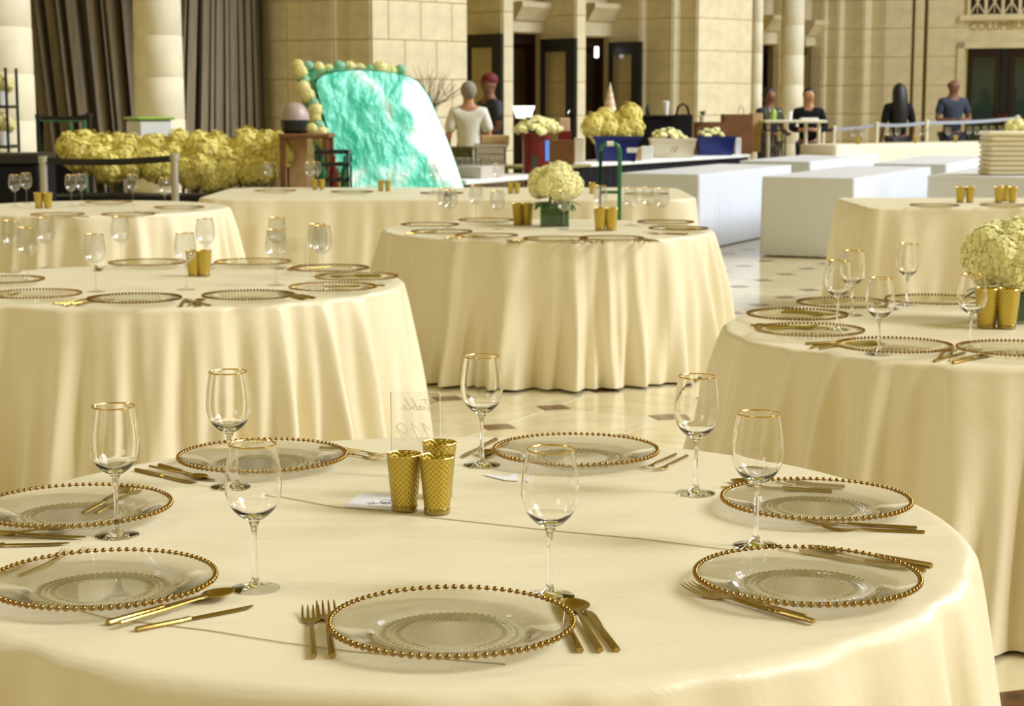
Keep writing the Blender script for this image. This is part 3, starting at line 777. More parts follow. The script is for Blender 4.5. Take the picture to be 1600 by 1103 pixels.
# acrylic table number, seen from its back
sp = onz(650, 745, .7605)
sg = thing('table_number_sign', 'clear acrylic table number sign seen from behind on the nearest table', 'sign', (sp.x, sp.y, TOP), R(-2))
sw = 78 / F * sp.y; zt = ony(650, 612, sp.y).z - TOP
part('acrylic_panel', MB().box(-sw / 2, sw / 2, -.0015, .0015, .004, zt), 'acrylic', sg)
part('panel_edge', MB().tube([(-sw / 2, 0, .004), (-sw / 2, 0, zt), (sw / 2, 0, zt), (sw / 2, 0, .004)], .0008, 4), 'white', sg)
part('foot', MB().box(-sw / 2, sw / 2, -.018, .018, 0, .004), 'acrylic', sg)
# handwriting on the far face, so it reads mirrored from here: x to the LEFT is forward
def smooth(pts, n=6):
    out = []
    for i in range(len(pts) - 1):
        p0 = pts[max(i - 1, 0)]; p1 = pts[i]; p2 = pts[i + 1]; p3 = pts[min(i + 2, len(pts) - 1)]
        for k in range(n):
            t = k / n; out.append(tuple(.5 * (2 * p1[j] + (p2[j] - p0[j]) * t + (2 * p0[j] - 5 * p1[j] + 4 * p2[j] - p3[j]) * t * t + (3 * p1[j] - p0[j] - 3 * p2[j] + p3[j]) * t ** 3) for j in range(2)))
    return out + [pts[-1]]
def script(strokes, x0, z0, s, par, name, m, wd=.0009, mirror=-1, flat=False, slant=.35, y=.0022):
    mb = MB()
    for st in strokes:
        P = smooth(st); Q = []
        for (x, yy) in P:
            xx = x + slant * yy
            Q.append((x0 + mirror * xx * s, y, z0 + yy * s) if not flat else (x0 + mirror * xx * s, z0 + yy * s, y))
        mb.tube(Q, wd, 5, .5 if flat else 1, up=(0, 1, 0) if not flat else (0, 0, 1))
    return part(name, mb, m, par)
word_table = [[(0, .9), (.5, 1.05), (1.0, .95)], [(.55, 1.0), (.4, .4), (.35, 0), (.5, .02), (.8, .35)],
              [(1.25, .4), (1.0, .4), (.85, .15), (1.0, 0), (1.25, .4), (1.25, .05), (1.45, .1), (1.75, .9), (1.75, 1.15), (1.6, 1.0), (1.55, .1), (1.8, .05), (1.95, .35), (1.8, .42), (1.7, .3), (2.1, .2), (2.4, .9), (2.4, 1.15), (2.25, 1.0), (2.2, .1), (2.4, .05), (2.75, .3), (2.75, .42), (2.6, .38), (2.6, .08), (2.8, 0), (3.1, .2)]]
script(word_table, .034, .128, .0195, sg, 'script_word', 'white_ink')
num119 = [[(0, .75), (.15, .8), (.35, 1.05), (.3, .4), (.25, 0)], [(.75, .75), (1.0, 1.05), (.95, .4), (.9, 0)],
          [(1.9, .85), (1.6, 1.05), (1.35, .8), (1.45, .5), (1.7, .5), (1.9, .85), (1.8, .3), (1.55, 0)]]
script(num119, .036, .068, .033, sg, 'script_number', 'white_ink', .0011)
# place card with a looping initial
pc = onz(584, 783, .7612)
card = thing('place_card', 'small pale card with a black script initial left of the gold cups', 'card', (pc.x, pc.y, TOP + .001), 0)
Q = [onz(x, y, .762) for x, y in ((537, 791), (563, 770), (628, 771), (616, 797))]
Q = [(p.x - pc.x, p.y - pc.y) for p in Q]
part('card_sheet', MB().add([(x, y, 0) for x, y in Q] + [(x, y, .0008) for x, y in Q], [(3, 2, 1, 0), (4, 5, 6, 7), (0, 1, 5, 4), (1, 2, 6, 5), (2, 3, 7, 6), (3, 0, 4, 7)]), 'card', card)
script([[(0, .3), (.4, .6), (.5, .1), (.2, -.1), (.9, .2), (1.6, .8), (1.3, 1.3), (.9, 1.1), (1.0, .5), (1.8, .1), (1.4, -.1), (1.2, .2), (2.1, .3)]], -.012, -.025, .024, card, 'script_initial', 'ink', .0006, 1, True, .2, .0014)
pc2 = onz(790, 745, .762)
Q = [onz(x, y, .762) for x, y in ((753, 741), (795, 744), (808, 738), (809, 751), (790, 750))]
Q = [(p.x - pc2.x, p.y - pc2.y) for p in Q]; n = 5
one('paper_scrap', MB().add([(x, y, 0) for x, y in Q] + [(x, y, .001) for x, y in Q], [tuple(range(4, -1, -1)), tuple(range(5, 10))] + [(i, (i + 1) % n, (i + 1) % n + n, i + n) for i in range(n)]), 'card',
    'small folded pale paper beside the foot of the glass near the back middle charger', 'paper', (pc2.x, pc2.y, TOP + .001))

# ================================================================ GENERIC SETTINGS FOR OTHER TABLES
def setting(C, px, py, desc, tname, hi, parts='FFKSK', gl=None, rot=0):
    pos = onz(px, py, .782); d = Vector((C[0] - pos.x, C[1] - pos.y)).normalized()
    if rot: d.rotate(Matrix.Rotation(rot, 2))
    lat = Vector((-d.y, d.x))   # left of the diner
    plate(pos, 'gold-beaded glass charger, %s of %s' % (desc, tname), False, 'glass chargers on ' + tname)
    P2 = Vector((pos.x, pos.y)); nf = 0; nk = 0
    offs = {0: .215, 1: .185, 2: -.180, 3: -.205, 4: -.232}
    for i, ch in enumerate(parts):
        if ch == '.': continue
        kind = {'F': 'fork', 'K': 'knife', 'S': 'spoon'}[ch]
        a = P2 + lat * (offs[i] + rnd.uniform(-.004, .004)) - d * (.10 + rnd.uniform(-.02, .02)); b = a + d * CLEN[kind] + lat * rnd.uniform(-.03, .03)
        if math.hypot(a.x - C[0], a.y - C[1]) > (.81 if C in (CR,) else .885): a = a + d * .04; b = b + d * .04
        which = {0: 'outer fork', 1: 'inner fork', 2: 'inner knife', 3: 'spoon', 4: 'outer knife'}[i]
        cutlery(kind, a, b, 'gold %s at the charger %s of %s' % (which, desc, tname), hi, 'gold cutlery on ' + tname)
# right table
TN = 'the right-hand round table'
for px, py, d, pp in ((1246, 490, 'left', 'FFKSK'), (1265, 514, 'front left', 'FFKSK'), (1397, 538, 'front', 'FFKSK'), (1320, 472, 'back left', '..KS.'), (1460, 467, 'back', 'FFKS.'), (1588, 543, 'rightmost', 'FF...')):
    setting(CR, px, py, d, TN, True, pp)
for px, py, d in ((1308, 514, 'second from the left'), (1331, 492, 'behind the second from the left'), (1373, 553, 'nearest, in front of the front charger'), (1417, 476, 'farthest back'), (1516, 545, 'before the hydrangea')):
    glass(onz(px, py, .761), 'gold-rimmed wine glass on the right-hand round table, %s' % d, True, 'wine glasses on the right-hand table')
votive(onz(1541, 512, .7605), 'gold patterned cup, left of the pair under the right-hand hydrangea', 'gold cups on the right-hand table', 1.25)
votive(onz(1573, 513, .7605), 'gold patterned cup, right of the pair under the right-hand hydrangea', 'gold cups on the right-hand table', 1.25)
# left table
TN = 'the left-hand round table'
for px, py, d, pp in ((210, 465, 'front', 'FFKSK'), (388, 460, 'front right', 'FFKSK'), (55, 458, 'front left', 'FFKSK'), (2, 436, 'leftmost', '.....'), (230, 409, 'back left', 'FF.S.'), (395, 408, 'back middle', 'FF.S.'), (515, 418, 'back right', '...S.'), (557, 431, 'right', 'FFKSK')):
    setting(C2, px, py, d, TN, False, pp)
plate(onz(520, 447, .782), 'gold-beaded glass charger lying at the lower right of the left-hand round table', False, 'glass chargers on the left-hand round table')
for px, py, d in ((150, 455, 'second along the front'), (291, 452, 'before the gold cups'), (190, 416, 'standing at the back left'), (322, 420, 'behind the gold cups'), (20, 425, 'leftmost at the picture edge'), (44, 440, 'front one of the left cluster'), (73, 418, 'back one of the left cluster'),
                  (432, 445, 'before the rear pair in the middle'), (434, 418, 'middle, behind another glass'), (497, 432, 'left one of the right pair'), (504, 436, 'right one of the right pair')):
    glass(onz(px, py, .761), 'gold-rimmed wine glass on the left-hand round table, %s' % d, False, 'wine glasses on the left-hand table')
votive(onz(303, 431, .7605), 'gold cup, left of the pair on the left-hand round table', 'gold cups on the left-hand table', 1.05)
votive(onz(319, 431, .7605), 'gold cup, right of the pair on the left-hand round table', 'gold cups on the left-hand table', 1.05)
sp = onz(462, 425, .7605)
sg = thing('table_number_sign', 'faint clear acrylic sign standing on the left-hand round table', 'sign', (sp.x, sp.y, TOP), R(-2))
part('acrylic_panel', MB().box(-.05, .05, -.0015, .0015, .004, .15), 'acrylic', sg)
part('panel_edge', MB().tube([(-.05, 0, .004), (-.05, 0, .15), (.05, 0, .15), (.05, 0, .004)], .001, 4), 'white', sg)
script([[(0, .75), (.15, .8), (.35, 1.05), (.3, .4), (.25, 0)]], .01, .05, .03, sg, 'script_number', 'white_ink', .0012)
# middle table
TN = 'the middle round table'
for px, py, d, pp in ((690, 361, 'left', 'FFKSK'), (760, 367, 'front left', 'FFKSK'), (868, 372, 'front', 'FFKSK'), (955, 371, 'front right', 'FFKSK'), (1060, 356, 'right', 'FFKSK'), (672, 350, 'back left', '.....'), (1040, 346, 'back right', '.....'), (760, 343, 'back', '.....')):
    setting(C3, px, py, d, TN, False, pp)
for px, py, d in ((695, 352, 'left one of the left pair'), (704, 356, 'right one of the left pair'), (744, 347, 'third from the left'), (777, 358, 'left of the gold cup'), (881, 358, 'before the green vase'), (938, 346, 'behind the right gold cup'), (985, 352, 'right of the right gold cup'), (1013, 350, 'left one of the right pair'), (1035, 353, 'right one of the right pair')):
    glass(onz(px, py, .761), 'clear wine glass on the middle round table, %s' % d, False, 'wine glasses on the middle table')
for px, d in ((810, 'left one of the left pair'), (824, 'right one of the left pair'), (938, 'left one of the right pair'), (955, 'right one of the right pair')):
    votive(onz(px, 351 if px < 900 else 360, .7605), 'gold cup on the middle round table, %s' % d, 'gold cups on the middle table', 1.25)
# table behind left
TN = 'the farther left round table'
for px, py, d in ((90, 334, 'front left'), (200, 334, 'front'), (280, 323, 'right'), (170, 315, 'back')):
    plate(onz(px, py, .782), 'glass charger plate, %s of %s' % (d, TN), False, 'glass chargers on ' + TN)
for px, py, d in ((24, 322, 'leftmost at the picture edge'), (42, 318, 'second from the left'), (112, 322, 'right of the gold cups'), (128, 320, 'fourth from the left'), (208, 321, 'second from the right'), (258, 328, 'rightmost')):
    glass(onz(px, py, .761), 'clear wine glass on %s, %s' % (TN, d), False, 'wine glasses on the farther left table')
votive(onz(61, 325, .7605), 'gold cup, left of the pair on the farther left round table', 'gold cups on the farther left table', 1.05)
votive(onz(75, 325, .7605), 'gold cup, right of the pair on the farther left round table', 'gold cups on the farther left table', 1.05)
for px, py, d in ((120, 337, 'between the front chargers'), (232, 331, 'before the right charger')):
    p = onz(px, py, .766); cutlery('fork', (p.x + .08, p.y - .03), (p.x - .1, p.y + .06), 'gold fork on %s, %s' % (TN, d), False, 'cutlery on ' + TN)
# long back table
TN = 'the long back table'
for px, py, d in ((430, 297, 'leftmost'), (550, 299, 'behind the left pair of gold cups'), (690, 301, 'before the teal panel'), (1010, 302, 'rightmost')):
    plate(onz(px, py, .782), 'glass charger plate on %s, %s' % (TN, d), False, 'glass chargers on ' + TN)
for px, py, d in ((419, 294, 'leftmost'), (484, 294, 'left of the left gold cups'), (495, 293, 'behind the left gold cups'), (677, 298, 'against the teal panel'), (778, 297, 'left of the middle hydrangea')):
    glass(onz(px, py, .761), 'clear wine glass on %s, %s' % (TN, d), False, 'wine glasses on the long back table')
for px, py, d in ((492, 295, 'first'), (503, 295, 'second'), (595, 297, 'third'), (606, 297, 'fourth'), (798, 301, 'fifth'), (808, 301, 'sixth'), (925, 301, 'seventh')):
    votive(onz(px, py + 1, .7605), 'gold cup on the long back table, %s from the left' % d, 'gold cups on the long back table', .85)
# right back table
TN = 'the right-hand long table'
for px, py, d in ((1460, 320, 'left'), (1570, 320, 'right')):
    plate(onz(px, py, .782), 'glass charger plate on %s, %s one' % (TN, d), False, 'glass chargers on ' + TN)
for px, d in ((1500, 'first'), (1515, 'second'), (1560, 'third'), (1582, 'fourth')):
    votive(onz(px, 316, .7605), 'gold cup on the right-hand long table, %s from the left' % d, 'gold cups on the right-hand long table', 1.1)
votive(onz(1571, 314, .7605), 'gold cup on the right-hand long table, behind the two rightmost', 'gold cups on the right-hand long table', 1.1)
# buffet far right
for i, px in enumerate((1335, 1349, 1391, 1404, 1442, 1452, 1483, 1516, 1528, 1541, 1553, 1566)):
    glass(on_buffet(px, .2 + .25 * (i % 2)), 'glass on the far buffet table, number %s along from the left' % ('one two three four five six seven eight nine ten eleven twelve'.split()[i]), False, 'glasses on the far buffet table', .9005)
for i, px in enumerate((1343, 1432, 1495)):
    votive(on_buffet(px, .12), 'gold cup on the far buffet table, %s from the left' % ('first second third'.split()[i]), 'gold cups on the far buffet table', 1.0, .9005)

# ================================================================ FLOWERS
def floret(mb, c, nrm, s, rr):
    n = nrm.normalized(); a = n.orthogonal().normalized(); b = n.cross(a); ph = rr.uniform(0, 6)
    for k in range(4):
        q = ph + k * PI / 2; d = a * math.cos(q) + b * math.sin(q); e = a * -math.sin(q) + b * math.cos(q)
        mb.add([c, c + d * s * .55 + e * s * .48 + n * s * .12, c + d * s * 1.05 + n * s * .16, c + d * s * .55 - e * s * .48 + n * s * .10], [(0, 1, 2, 3)])
def hydra_mesh(r, seed, nfl, s, m='petal'):
    rr = random.Random(seed); mb = MB(); mb.ball((0, 0, 0), r * .86, 16, 10)
    lump = .26 if m == 'petal2' else .12
    def rad(n): return 1 + lump * noise.noise(n * 2.6 + Vector((seed * 3.1, 0, 0)))
    mb.v = [tuple(Vector(p) * rad(Vector(p).normalized())) for p in mb.v]
    for i in range(nfl):
        y = 1 - 2 * (i + .5) / nfl; t = i * 2.39996; q = math.sqrt(1 - y * y)
        n = Vector((q * math.cos(t), q * math.sin(t), y)) + Vector([rr.uniform(-.12, .12) for _ in range(3)])
        n.normalize(); floret(mb, n * r * rad(n) * (.93 + rr.uniform(-.07, .05)), n + Vector([rr.uniform(-.15, .15) for _ in range(3)]), s, rr)
    return mb.mesh('flower_head', m, False)
H1 = [hydra_mesh(.085, 1, 420, .0115), hydra_mesh(.075, 2, 340, .0115)]
H2 = [hydra_mesh(.145, 3, 300, .025, 'petal2'), hydra_mesh(.125, 4, 260, .025, 'petal2')]
H3 = [hydra_mesh(.10, 5, 200, .02, 'petal')]
def leafmesh(L, wd):
    vs = []; fs = []; n = 6
    for i in range(n + 1):
        u = i / n; ww = wd * math.sin(PI * min(.98, u * .95 + .04)); z = .25 * L * u * (1 - u) * 2 - .1 * L * u
        vs += [(u * L, -ww, z + .1 * ww), (u * L, 0, z - .15 * ww), (u * L, ww, z + .1 * ww)]
    for i in range(n):
        a = i * 3; fs += [(a, a + 1, a + 4, a + 3), (a + 1, a + 2, a + 5, a + 4)]
    return MB().add(vs, fs).mesh('leaf', 'leaf')
LF = leafmesh(.11, .028)
def bouquet(name, label, pos, R0, heads, hm, vs, vh, tz=TOP, seed=0, squash=.72, vasemat='vase_glass'):
    rr = random.Random(seed); t = thing(name, label, 'flower arrangement', (pos[0], pos[1], tz))
    hw = vs / 2
    part('vase', MB().box(-hw, hw, -hw, hw, 0, .008).box(-hw, hw, -hw, -hw + .004, .008, vh).box(-hw, hw, hw - .004, hw, .008, vh).box(-hw, -hw + .004, -hw + .004, hw - .004, .008, vh).box(hw - .004, hw, -hw + .004, hw - .004, .008, vh), vasemat, t)
    part('leaf_wrap', MB().box(-hw + .006, hw - .006, -hw + .006, hw - .006, .01, vh * .93, None, .004), 'leaf', t)
    for k in range(7):
        a = rr.uniform(0, 6.28); part('stem', MB().tube([(hw * .5 * math.cos(a), hw * .5 * math.sin(a), .02), (hw * .3 * math.cos(a), hw * .3 * math.sin(a), vh + .06)], .004, 6), 'stem', t)
    for k in range(10):
        a = k * .63 + rr.uniform(-.2, .2); o = obj('leaf', LF, t, (hw * .6 * math.cos(a), hw * .6 * math.sin(a), vh)); o.rotation_euler = (0, rr.uniform(0, .4), a)
    zc = vh + R0 * squash * .8
    for i in range(heads):
        y = 1 - 1.35 * (i + .5) / heads; q = math.sqrt(max(0, 1 - y * y)); a = i * 2.39996
        k = R0 - .075
        o = obj('flower_head', hm[i % len(hm)], t, (q * math.cos(a) * k, q * math.sin(a) * k, zc + y * k * squash)); o.rotation_euler = (rr.uniform(0, 6), rr.uniform(0, 6), 0)
        sc_ = rr.uniform(.8, 1.0); o.scale = (sc_,) * 3
    return t
pm = onz(866, 353, .7605); bouquet('hydrangea_vase', 'round cream hydrangea bouquet in a square green-lined glass vase on the middle round table', (pm.x, pm.y), .165, 12, H1, .165, .135, seed=3)
pm = onz(1578, 508, .7605); bouquet('hydrangea_vase', 'large cream hydrangea bouquet on the right-hand round table, cut by the picture edge', (pm.x + .02, pm.y + .11), .165, 16, H1, .15, .095, seed=8, squash=.75)
pm = on_buffet(1589, .3); bouquet('hydrangea_vase', 'small round cream bouquet at the right end of the far buffet table', (pm.x, pm.y), .18, 10, H1, .14, .10, tz=.9005, seed=9)
# hydrangeas massed on the black cart at the left
YF = 17.0
cartz = .62
cp = ony(290, HOR, YF)
ct = thing('flat_cart', 'low black cart carrying the long row of yellow hydrangeas', 'cart', (cp.x, YF, 0))
part('deck', MB().box(-1.35, .92, -.25, .45, cartz - .08, cartz - .02, None, .01), 'black', ct)
for x in (-1.3, .86):
    for y in (-.22, .38): part('leg', MB().box(x - .025, x + .025, y - .025, y + .025, .06, cartz - .08), 'black', ct); part('wheel', MB().lathe([(.03, -.02), (.055, -.02), (.055, .02), (.03, .02)], 16, Matrix.Translation((x, y, .056)) @ Matrix.Rotation(PI / 2, 4, 'X')), 'black', ct)
part('side_panel', MB().box(-1.3, .88, -.24, -.22, .08, cartz - .08), 'blackcloth', ct)
xs = [(112, 232, 0), (135, 226, 1), (160, 232, 0), (184, 226, 1), (205, 236, 0), (228, 245, 1), (243, 258, 0), (268, 243, 1), (283, 222, 0), (300, 250, 1), (310, 226, 0), (325, 265, 1), (338, 228, 1), (352, 252, 0), (365, 235, 1), (385, 225, 0), (400, 245, 1), (415, 228, 0), (436, 240, 1), (440, 222, 0), (300, 275, 0), (345, 275, 1), (205, 262, 1), (170, 262, 0), (265, 268, 0), (405, 262, 0), (385, 266, 1), (320, 243, 0), (150, 248, 0), (122, 244, 1), (195, 246, 1), (218, 256, 0), (255, 236, 0), (290, 262, 1), (312, 262, 0), (360, 266, 0), (375, 250, 0), (392, 256, 1), (420, 252, 0), (448, 228, 1), (330, 278, 0), (240, 228, 1)]
words = 'leftmost'
names = ['back', 'front']
hgroup = 'hydrangea heads on the black cart'
rr = random.Random(5)
for i, (x, y, k) in enumerate(xs):
    p = ony(x, y, YF + (.18 if y < 240 else -.02 if y < 258 else -.1))
    row = 'top row' if y < 237 else 'middle row' if y < 256 else 'low row'
    same = sorted(q[0] for q in xs if (q[1] < 237) == (y < 237) and (q[1] < 256) == (y < 256)); n = same.index(x)
    ordn = ['first', 'second', 'third', 'fourth', 'fifth', 'sixth', 'seventh', 'eighth', 'ninth', 'tenth', 'eleventh', 'twelfth', 'thirteenth', 'fourteenth', 'fifteenth', 'sixteenth', 'seventeenth', 'eighteenth', 'nineteenth', 'twentieth', 'twenty-first', 'twenty-second'][n]
    o = tag(obj('hydrangea', H2[k], None, p), 'yellow hydrangea head on the black cart, %s from the left in the %s' % (ordn, row), 'flower', hgroup)
    o.rotation_euler = (rr.uniform(0, 6), rr.uniform(0, 6), 0); s = rr.uniform(.85, 1.1); o.scale = (s * 1.1, s * 1.1, s * .95)

# ================================================================ LEFT BACKGROUND GEAR
def stanchion(px, ytop, Y, label, m='greypost', r=.032):
    p = ony(px, ytop, Y); t = thing('stanchion_post', label, 'post', (p.x, Y, 0))
    part('base', MB().lathe([(0, 0), (.17, 0), (.17, .015), (.05, .04), (r, .05), (0, .05)], 24), 'black', t)
    part('pole', MB().lathe([(r, .05), (r, p.z - .05), (r * 1.2, p.z - .05), (r * 1.2, p.z), (0, p.z + .005)], 16), m, t); return p
a = stanchion(67, 244, 15.2, 'grey barrier post at the left end of the low black belt'); b = stanchion(272, 240, 15.0, 'grey barrier post at the right end of the low black belt, before the hydrangeas')
def belt(a, b, z0, z1, w_, m, label, th=.004):
    d = Vector((b.x - a.x, b.y - a.y, 0)); nn = Vector((-d.y, d.x, 0)).normalized() * th; n = 8; vs = []
    for i in range(n + 1):
        u = i / n; c_ = Vector((a.x, a.y, 0)) + d * u; z = z0 * (1 - u) + z1 * u - .05 * math.sin(PI * u) * .4
        for s in (-1, 1):
            for q in (0, w_): p = c_ + nn * s; vs.append((p.x, p.y, z - q))
    fs = []
    for i in range(n):
        k = i * 4; fs += [(k, k + 4, k + 5, k + 1), (k + 2, k + 3, k + 7, k + 6), (k, k + 2, k + 6, k + 4), (k + 1, k + 5, k + 7, k + 3)]
    one('barrier_belt', MB().add(vs, fs), m, label, 'belt')
belt(a, b, a.z - .01, b.z - .01, .055, 'black', 'black barrier belt in front of the hydrangeas at the left')
a = stanchion(60, 178, 19.6, 'dark post of the back barrier by the left column', 'black'); b = stanchion(139, 176, 19.6, 'dark post of the back barrier before the left curtain', 'black')
belt(a, b, a.z - .01, b.z - .01, .06, 'black', 'black belt of the back barrier before the left curtain')
def pxbox(name, x0, x1, yt, yb, Y, depth, m, label, cat, rz=0, bev=.01, lid=None, group=None, z0=None, parts=None):
    """box whose base sits where the picture shows, Y its depth"""
    pb = ony((x0 + x1) / 2, yb, Y); pt = ony((x0 + x1) / 2, yt, Y); wd = (x1 - x0) * Y / F * .995
    z = pb.z if z0 is None else z0
    t = thing(name, label, cat, (pb.x, Y, z), rz, group); h = pt.z - z; wd = wd / (abs(math.cos(rz)) + abs(math.sin(rz)) * depth / wd) if rz else wd
    return t, wd, h
def carton(x0, x1, yt, yb, Y, depth, m, label, rz=0, name='cardboard_box', cat='box', flaps=True, z0=None):
    t, wd, h = pxbox(name, x0, x1, yt, yb, Y, depth, m, label, cat, rz, z0=z0)
    part('box_body', MB().box(-wd / 2, wd / 2, -depth / 2, depth / 2, 0, h * .97, None, .006), m, t)
    if flaps:
        part('flap', MB().box(-wd / 2, wd / 2, -depth / 2, -.003, h * .97, h * .97 + .006), m, t); part('flap', MB().box(-wd / 2, wd / 2, .003, depth / 2, h * .97, h * .97 + .006), m, t)
        part('tape', MB().box(-.025, .025, -depth / 2 - .001, depth / 2 + .001, h * .97 + .006, h * .97 + .0075), 'kraft_light', t)
    return t
def bucket(x0, x1, yt, yb, Y, m, label, name='bucket', cat='bucket', taper=.8, z0=None, rimm=None):
    pb = ony((x0 + x1) / 2, yb, Y); pt = ony((x0 + x1) / 2, yt, Y); r = (x1 - x0) / 2 * Y / F; z = pb.z if z0 is None else z0; h = pt.z - z
    t = thing(name, label, cat, (pb.x, Y, z))
    part('bucket_body', MB().lathe([(r * taper, 0), (r, h), (r - .012, h), (r * taper - .01, .02), (0, .02)], 28), m, t)
    part('bucket_rim', MB().lathe([(r, h - .03), (r + .012, h - .03), (r + .012, h + .005), (r - .014, h + .005), (r - .014, h - .005)], 28), rimm or m, t)
    return t, r, h
# white tub with lime rim
YT = 18.5
t, wd, h = pxbox('storage_tub', 197, 271, 182, 225, YT, .5, 'white', 'white storage tub with a lime green rim before the second column', 'tub', .5)
part('tub_body', MB().box(-wd / 2, wd / 2, -.22, .22, 0, h - .03, None, .02), 'white', t); part('tub_rim', MB().box(-wd / 2 - .02, wd / 2 + .02, -.24, .24, h - .03, h, None, .01), 'green_lid', t)
zt = t.location.z
tt = thing('folding_table', 'dark folding table carrying the white tub behind the hydrangeas', 'table', (t.location.x + .0, YT, 0))
part('table_top', MB().box(-.42, .42, -.3, .3, zt - .04, zt - .001, None, .01), 'black', tt)
for sx in (-.38, .38):
    for sy in (-.26, .26): part('leg', MB().tube([(sx, sy, 0), (sx, sy, zt - .04)], .018, 8), 'black', tt)
# hand cart frame
p = ony(98, 240, 18.0)
tt = thing('trolley', 'black wheeled trolley frame standing left of the white tub', 'trolley', (p.x, 18.0, 0))
part('frame', MB().tube([(-.2, 0, .1), (-.2, 0, 1.28), (.22, 0, 1.28), (.22, 0, .1)], .02).tube([(-.2, 0, .7), (.22, 0, .7)], .015).tube([(.05, 0, 1.28), (.22, -.02, .95)], .015), 'green', tt)
part('shelf', MB().box(-.22, .24, -.25, .25, .08, .12), 'black', tt); part('load', MB().box(-.19, .19, -.2, .2, .12, .95, None, .02), 'blackcloth', tt)
for s in (-.2, .2): part('wheel', MB().lathe([(.02, -.02), (.08, -.02), (.08, .02), (.02, .02)], 16, Matrix.Translation((s, .27, .08)) @ Matrix.Rotation(PI / 2, 4, 'Y')), 'black', tt)
# rack at the left edge with pots
YR = 18.0
rk = thing('shelf_rack', 'black shelf rack at the left picture edge holding flower pots', 'rack', (ony(-8, HOR, YR).x, YR, 0))
zs = [ony(0, y, YR).z for y in (164, 226)]
for z in zs + [.25]: part('shelf', MB().box(-.22, .18, -.2, .2, z - .03, z), 'black', rk)
for sx in (-.21, .17):
    for sy in (-.19, .19): part('post', MB().box(sx - .012, sx + .012, sy - .012, sy + .012, 0, 1.8), 'black', rk)
for k, (z, d) in enumerate(zip(zs, ('upper', 'lower'))):
    t = thing('flower_pot', 'white pot of yellow blossoms on the %s shelf of the left rack' % d, 'flower pot', (rk.location.x + .08, YR - .08, z))
    part('pot', MB().lathe([(.06, 0), (.085, .14), (.08, .14), (.05, .02), (0, .02)], 20), 'white', t)
    for q in range(4):
        a = q * 1.6; o = obj('flower_head', H1[q % 2], t, (.06 * math.cos(a), .06 * math.sin(a), .20 + .05 * (q % 2)))
# low dark platform across the back left
# dark skirted stage table behind the back round table
p = ony(20, 240, 16.2)
st = thing('cable_case', 'large black flight case at the left behind the farther left table', 'case', (ony(10, HOR, 16.0).x, 16.0, 0))
part('case_body', MB().box(-.38, .34, -.3, .3, .04, .92, None, .015), 'blackcloth', st); part('case_lid', MB().box(-.39, .35, -.31, .31, .925, 1.02, None, .015), 'black', st)
st = thing('cable_case', 'long low black case standing under the hydrangeas between the two left tables', 'case', (ony(160, HOR, 15.9).x, 15.9, 0))
part('case_body', MB().box(-.62, 1.6, -.3, .3, .02, .5, None, .015), 'blackcloth', st); part('case_lid', MB().box(-.63, 1.61, -.31, .31, .505, .58, None, .015), 'black', st)

# ================================================================ TEAL WRAPPED FLOWER PANEL
def teal():
    m, nt, b = new_mat('teal_film'); L_ = nt.links.new
    setin(b, Roughness=.22); b.inputs['Coat Weight'].default_value = .8; b.inputs['Coat Roughness'].default_value = .12
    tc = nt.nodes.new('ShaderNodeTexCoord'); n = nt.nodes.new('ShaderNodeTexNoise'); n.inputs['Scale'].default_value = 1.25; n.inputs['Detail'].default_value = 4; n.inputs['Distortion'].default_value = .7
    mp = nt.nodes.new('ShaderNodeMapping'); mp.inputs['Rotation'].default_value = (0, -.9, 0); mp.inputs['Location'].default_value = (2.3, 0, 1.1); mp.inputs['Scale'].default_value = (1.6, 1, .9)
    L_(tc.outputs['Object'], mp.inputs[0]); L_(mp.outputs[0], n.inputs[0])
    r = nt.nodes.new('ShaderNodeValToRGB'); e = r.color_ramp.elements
    e[0].position = .34; e[0].color = (.0, .50, .32, 1); e[1].position = .57; e[1].color = (.82, .95, .94, 1)  # white end of the ramp paints the film's shine into its colour
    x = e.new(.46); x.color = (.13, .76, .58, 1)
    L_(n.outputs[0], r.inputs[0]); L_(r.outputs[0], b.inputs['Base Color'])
    n2 = nt.nodes.new('ShaderNodeTexNoise'); n2.inputs['Scale'].default_value = 7; n2.inputs['Detail'].default_value = 6; L_(mp.outputs[0], n2.inputs[0])
    bp = nt.nodes.new('ShaderNodeBump'); bp.inputs['Strength'].default_value = .9; bp.inputs['Distance'].default_value = .05
    L_(n2.outputs[0], bp.inputs['Height']); L_(bp.outputs[0], b.inputs['Normal']); return m
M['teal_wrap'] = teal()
YW = 17.2
tw = thing('wrapped_flower_panel', 'leaning flower panel wrapped in shiny teal plastic film', 'wrapped panel', (ony(640, HOR, YW).x, YW, 0))
ox = tw.location.x
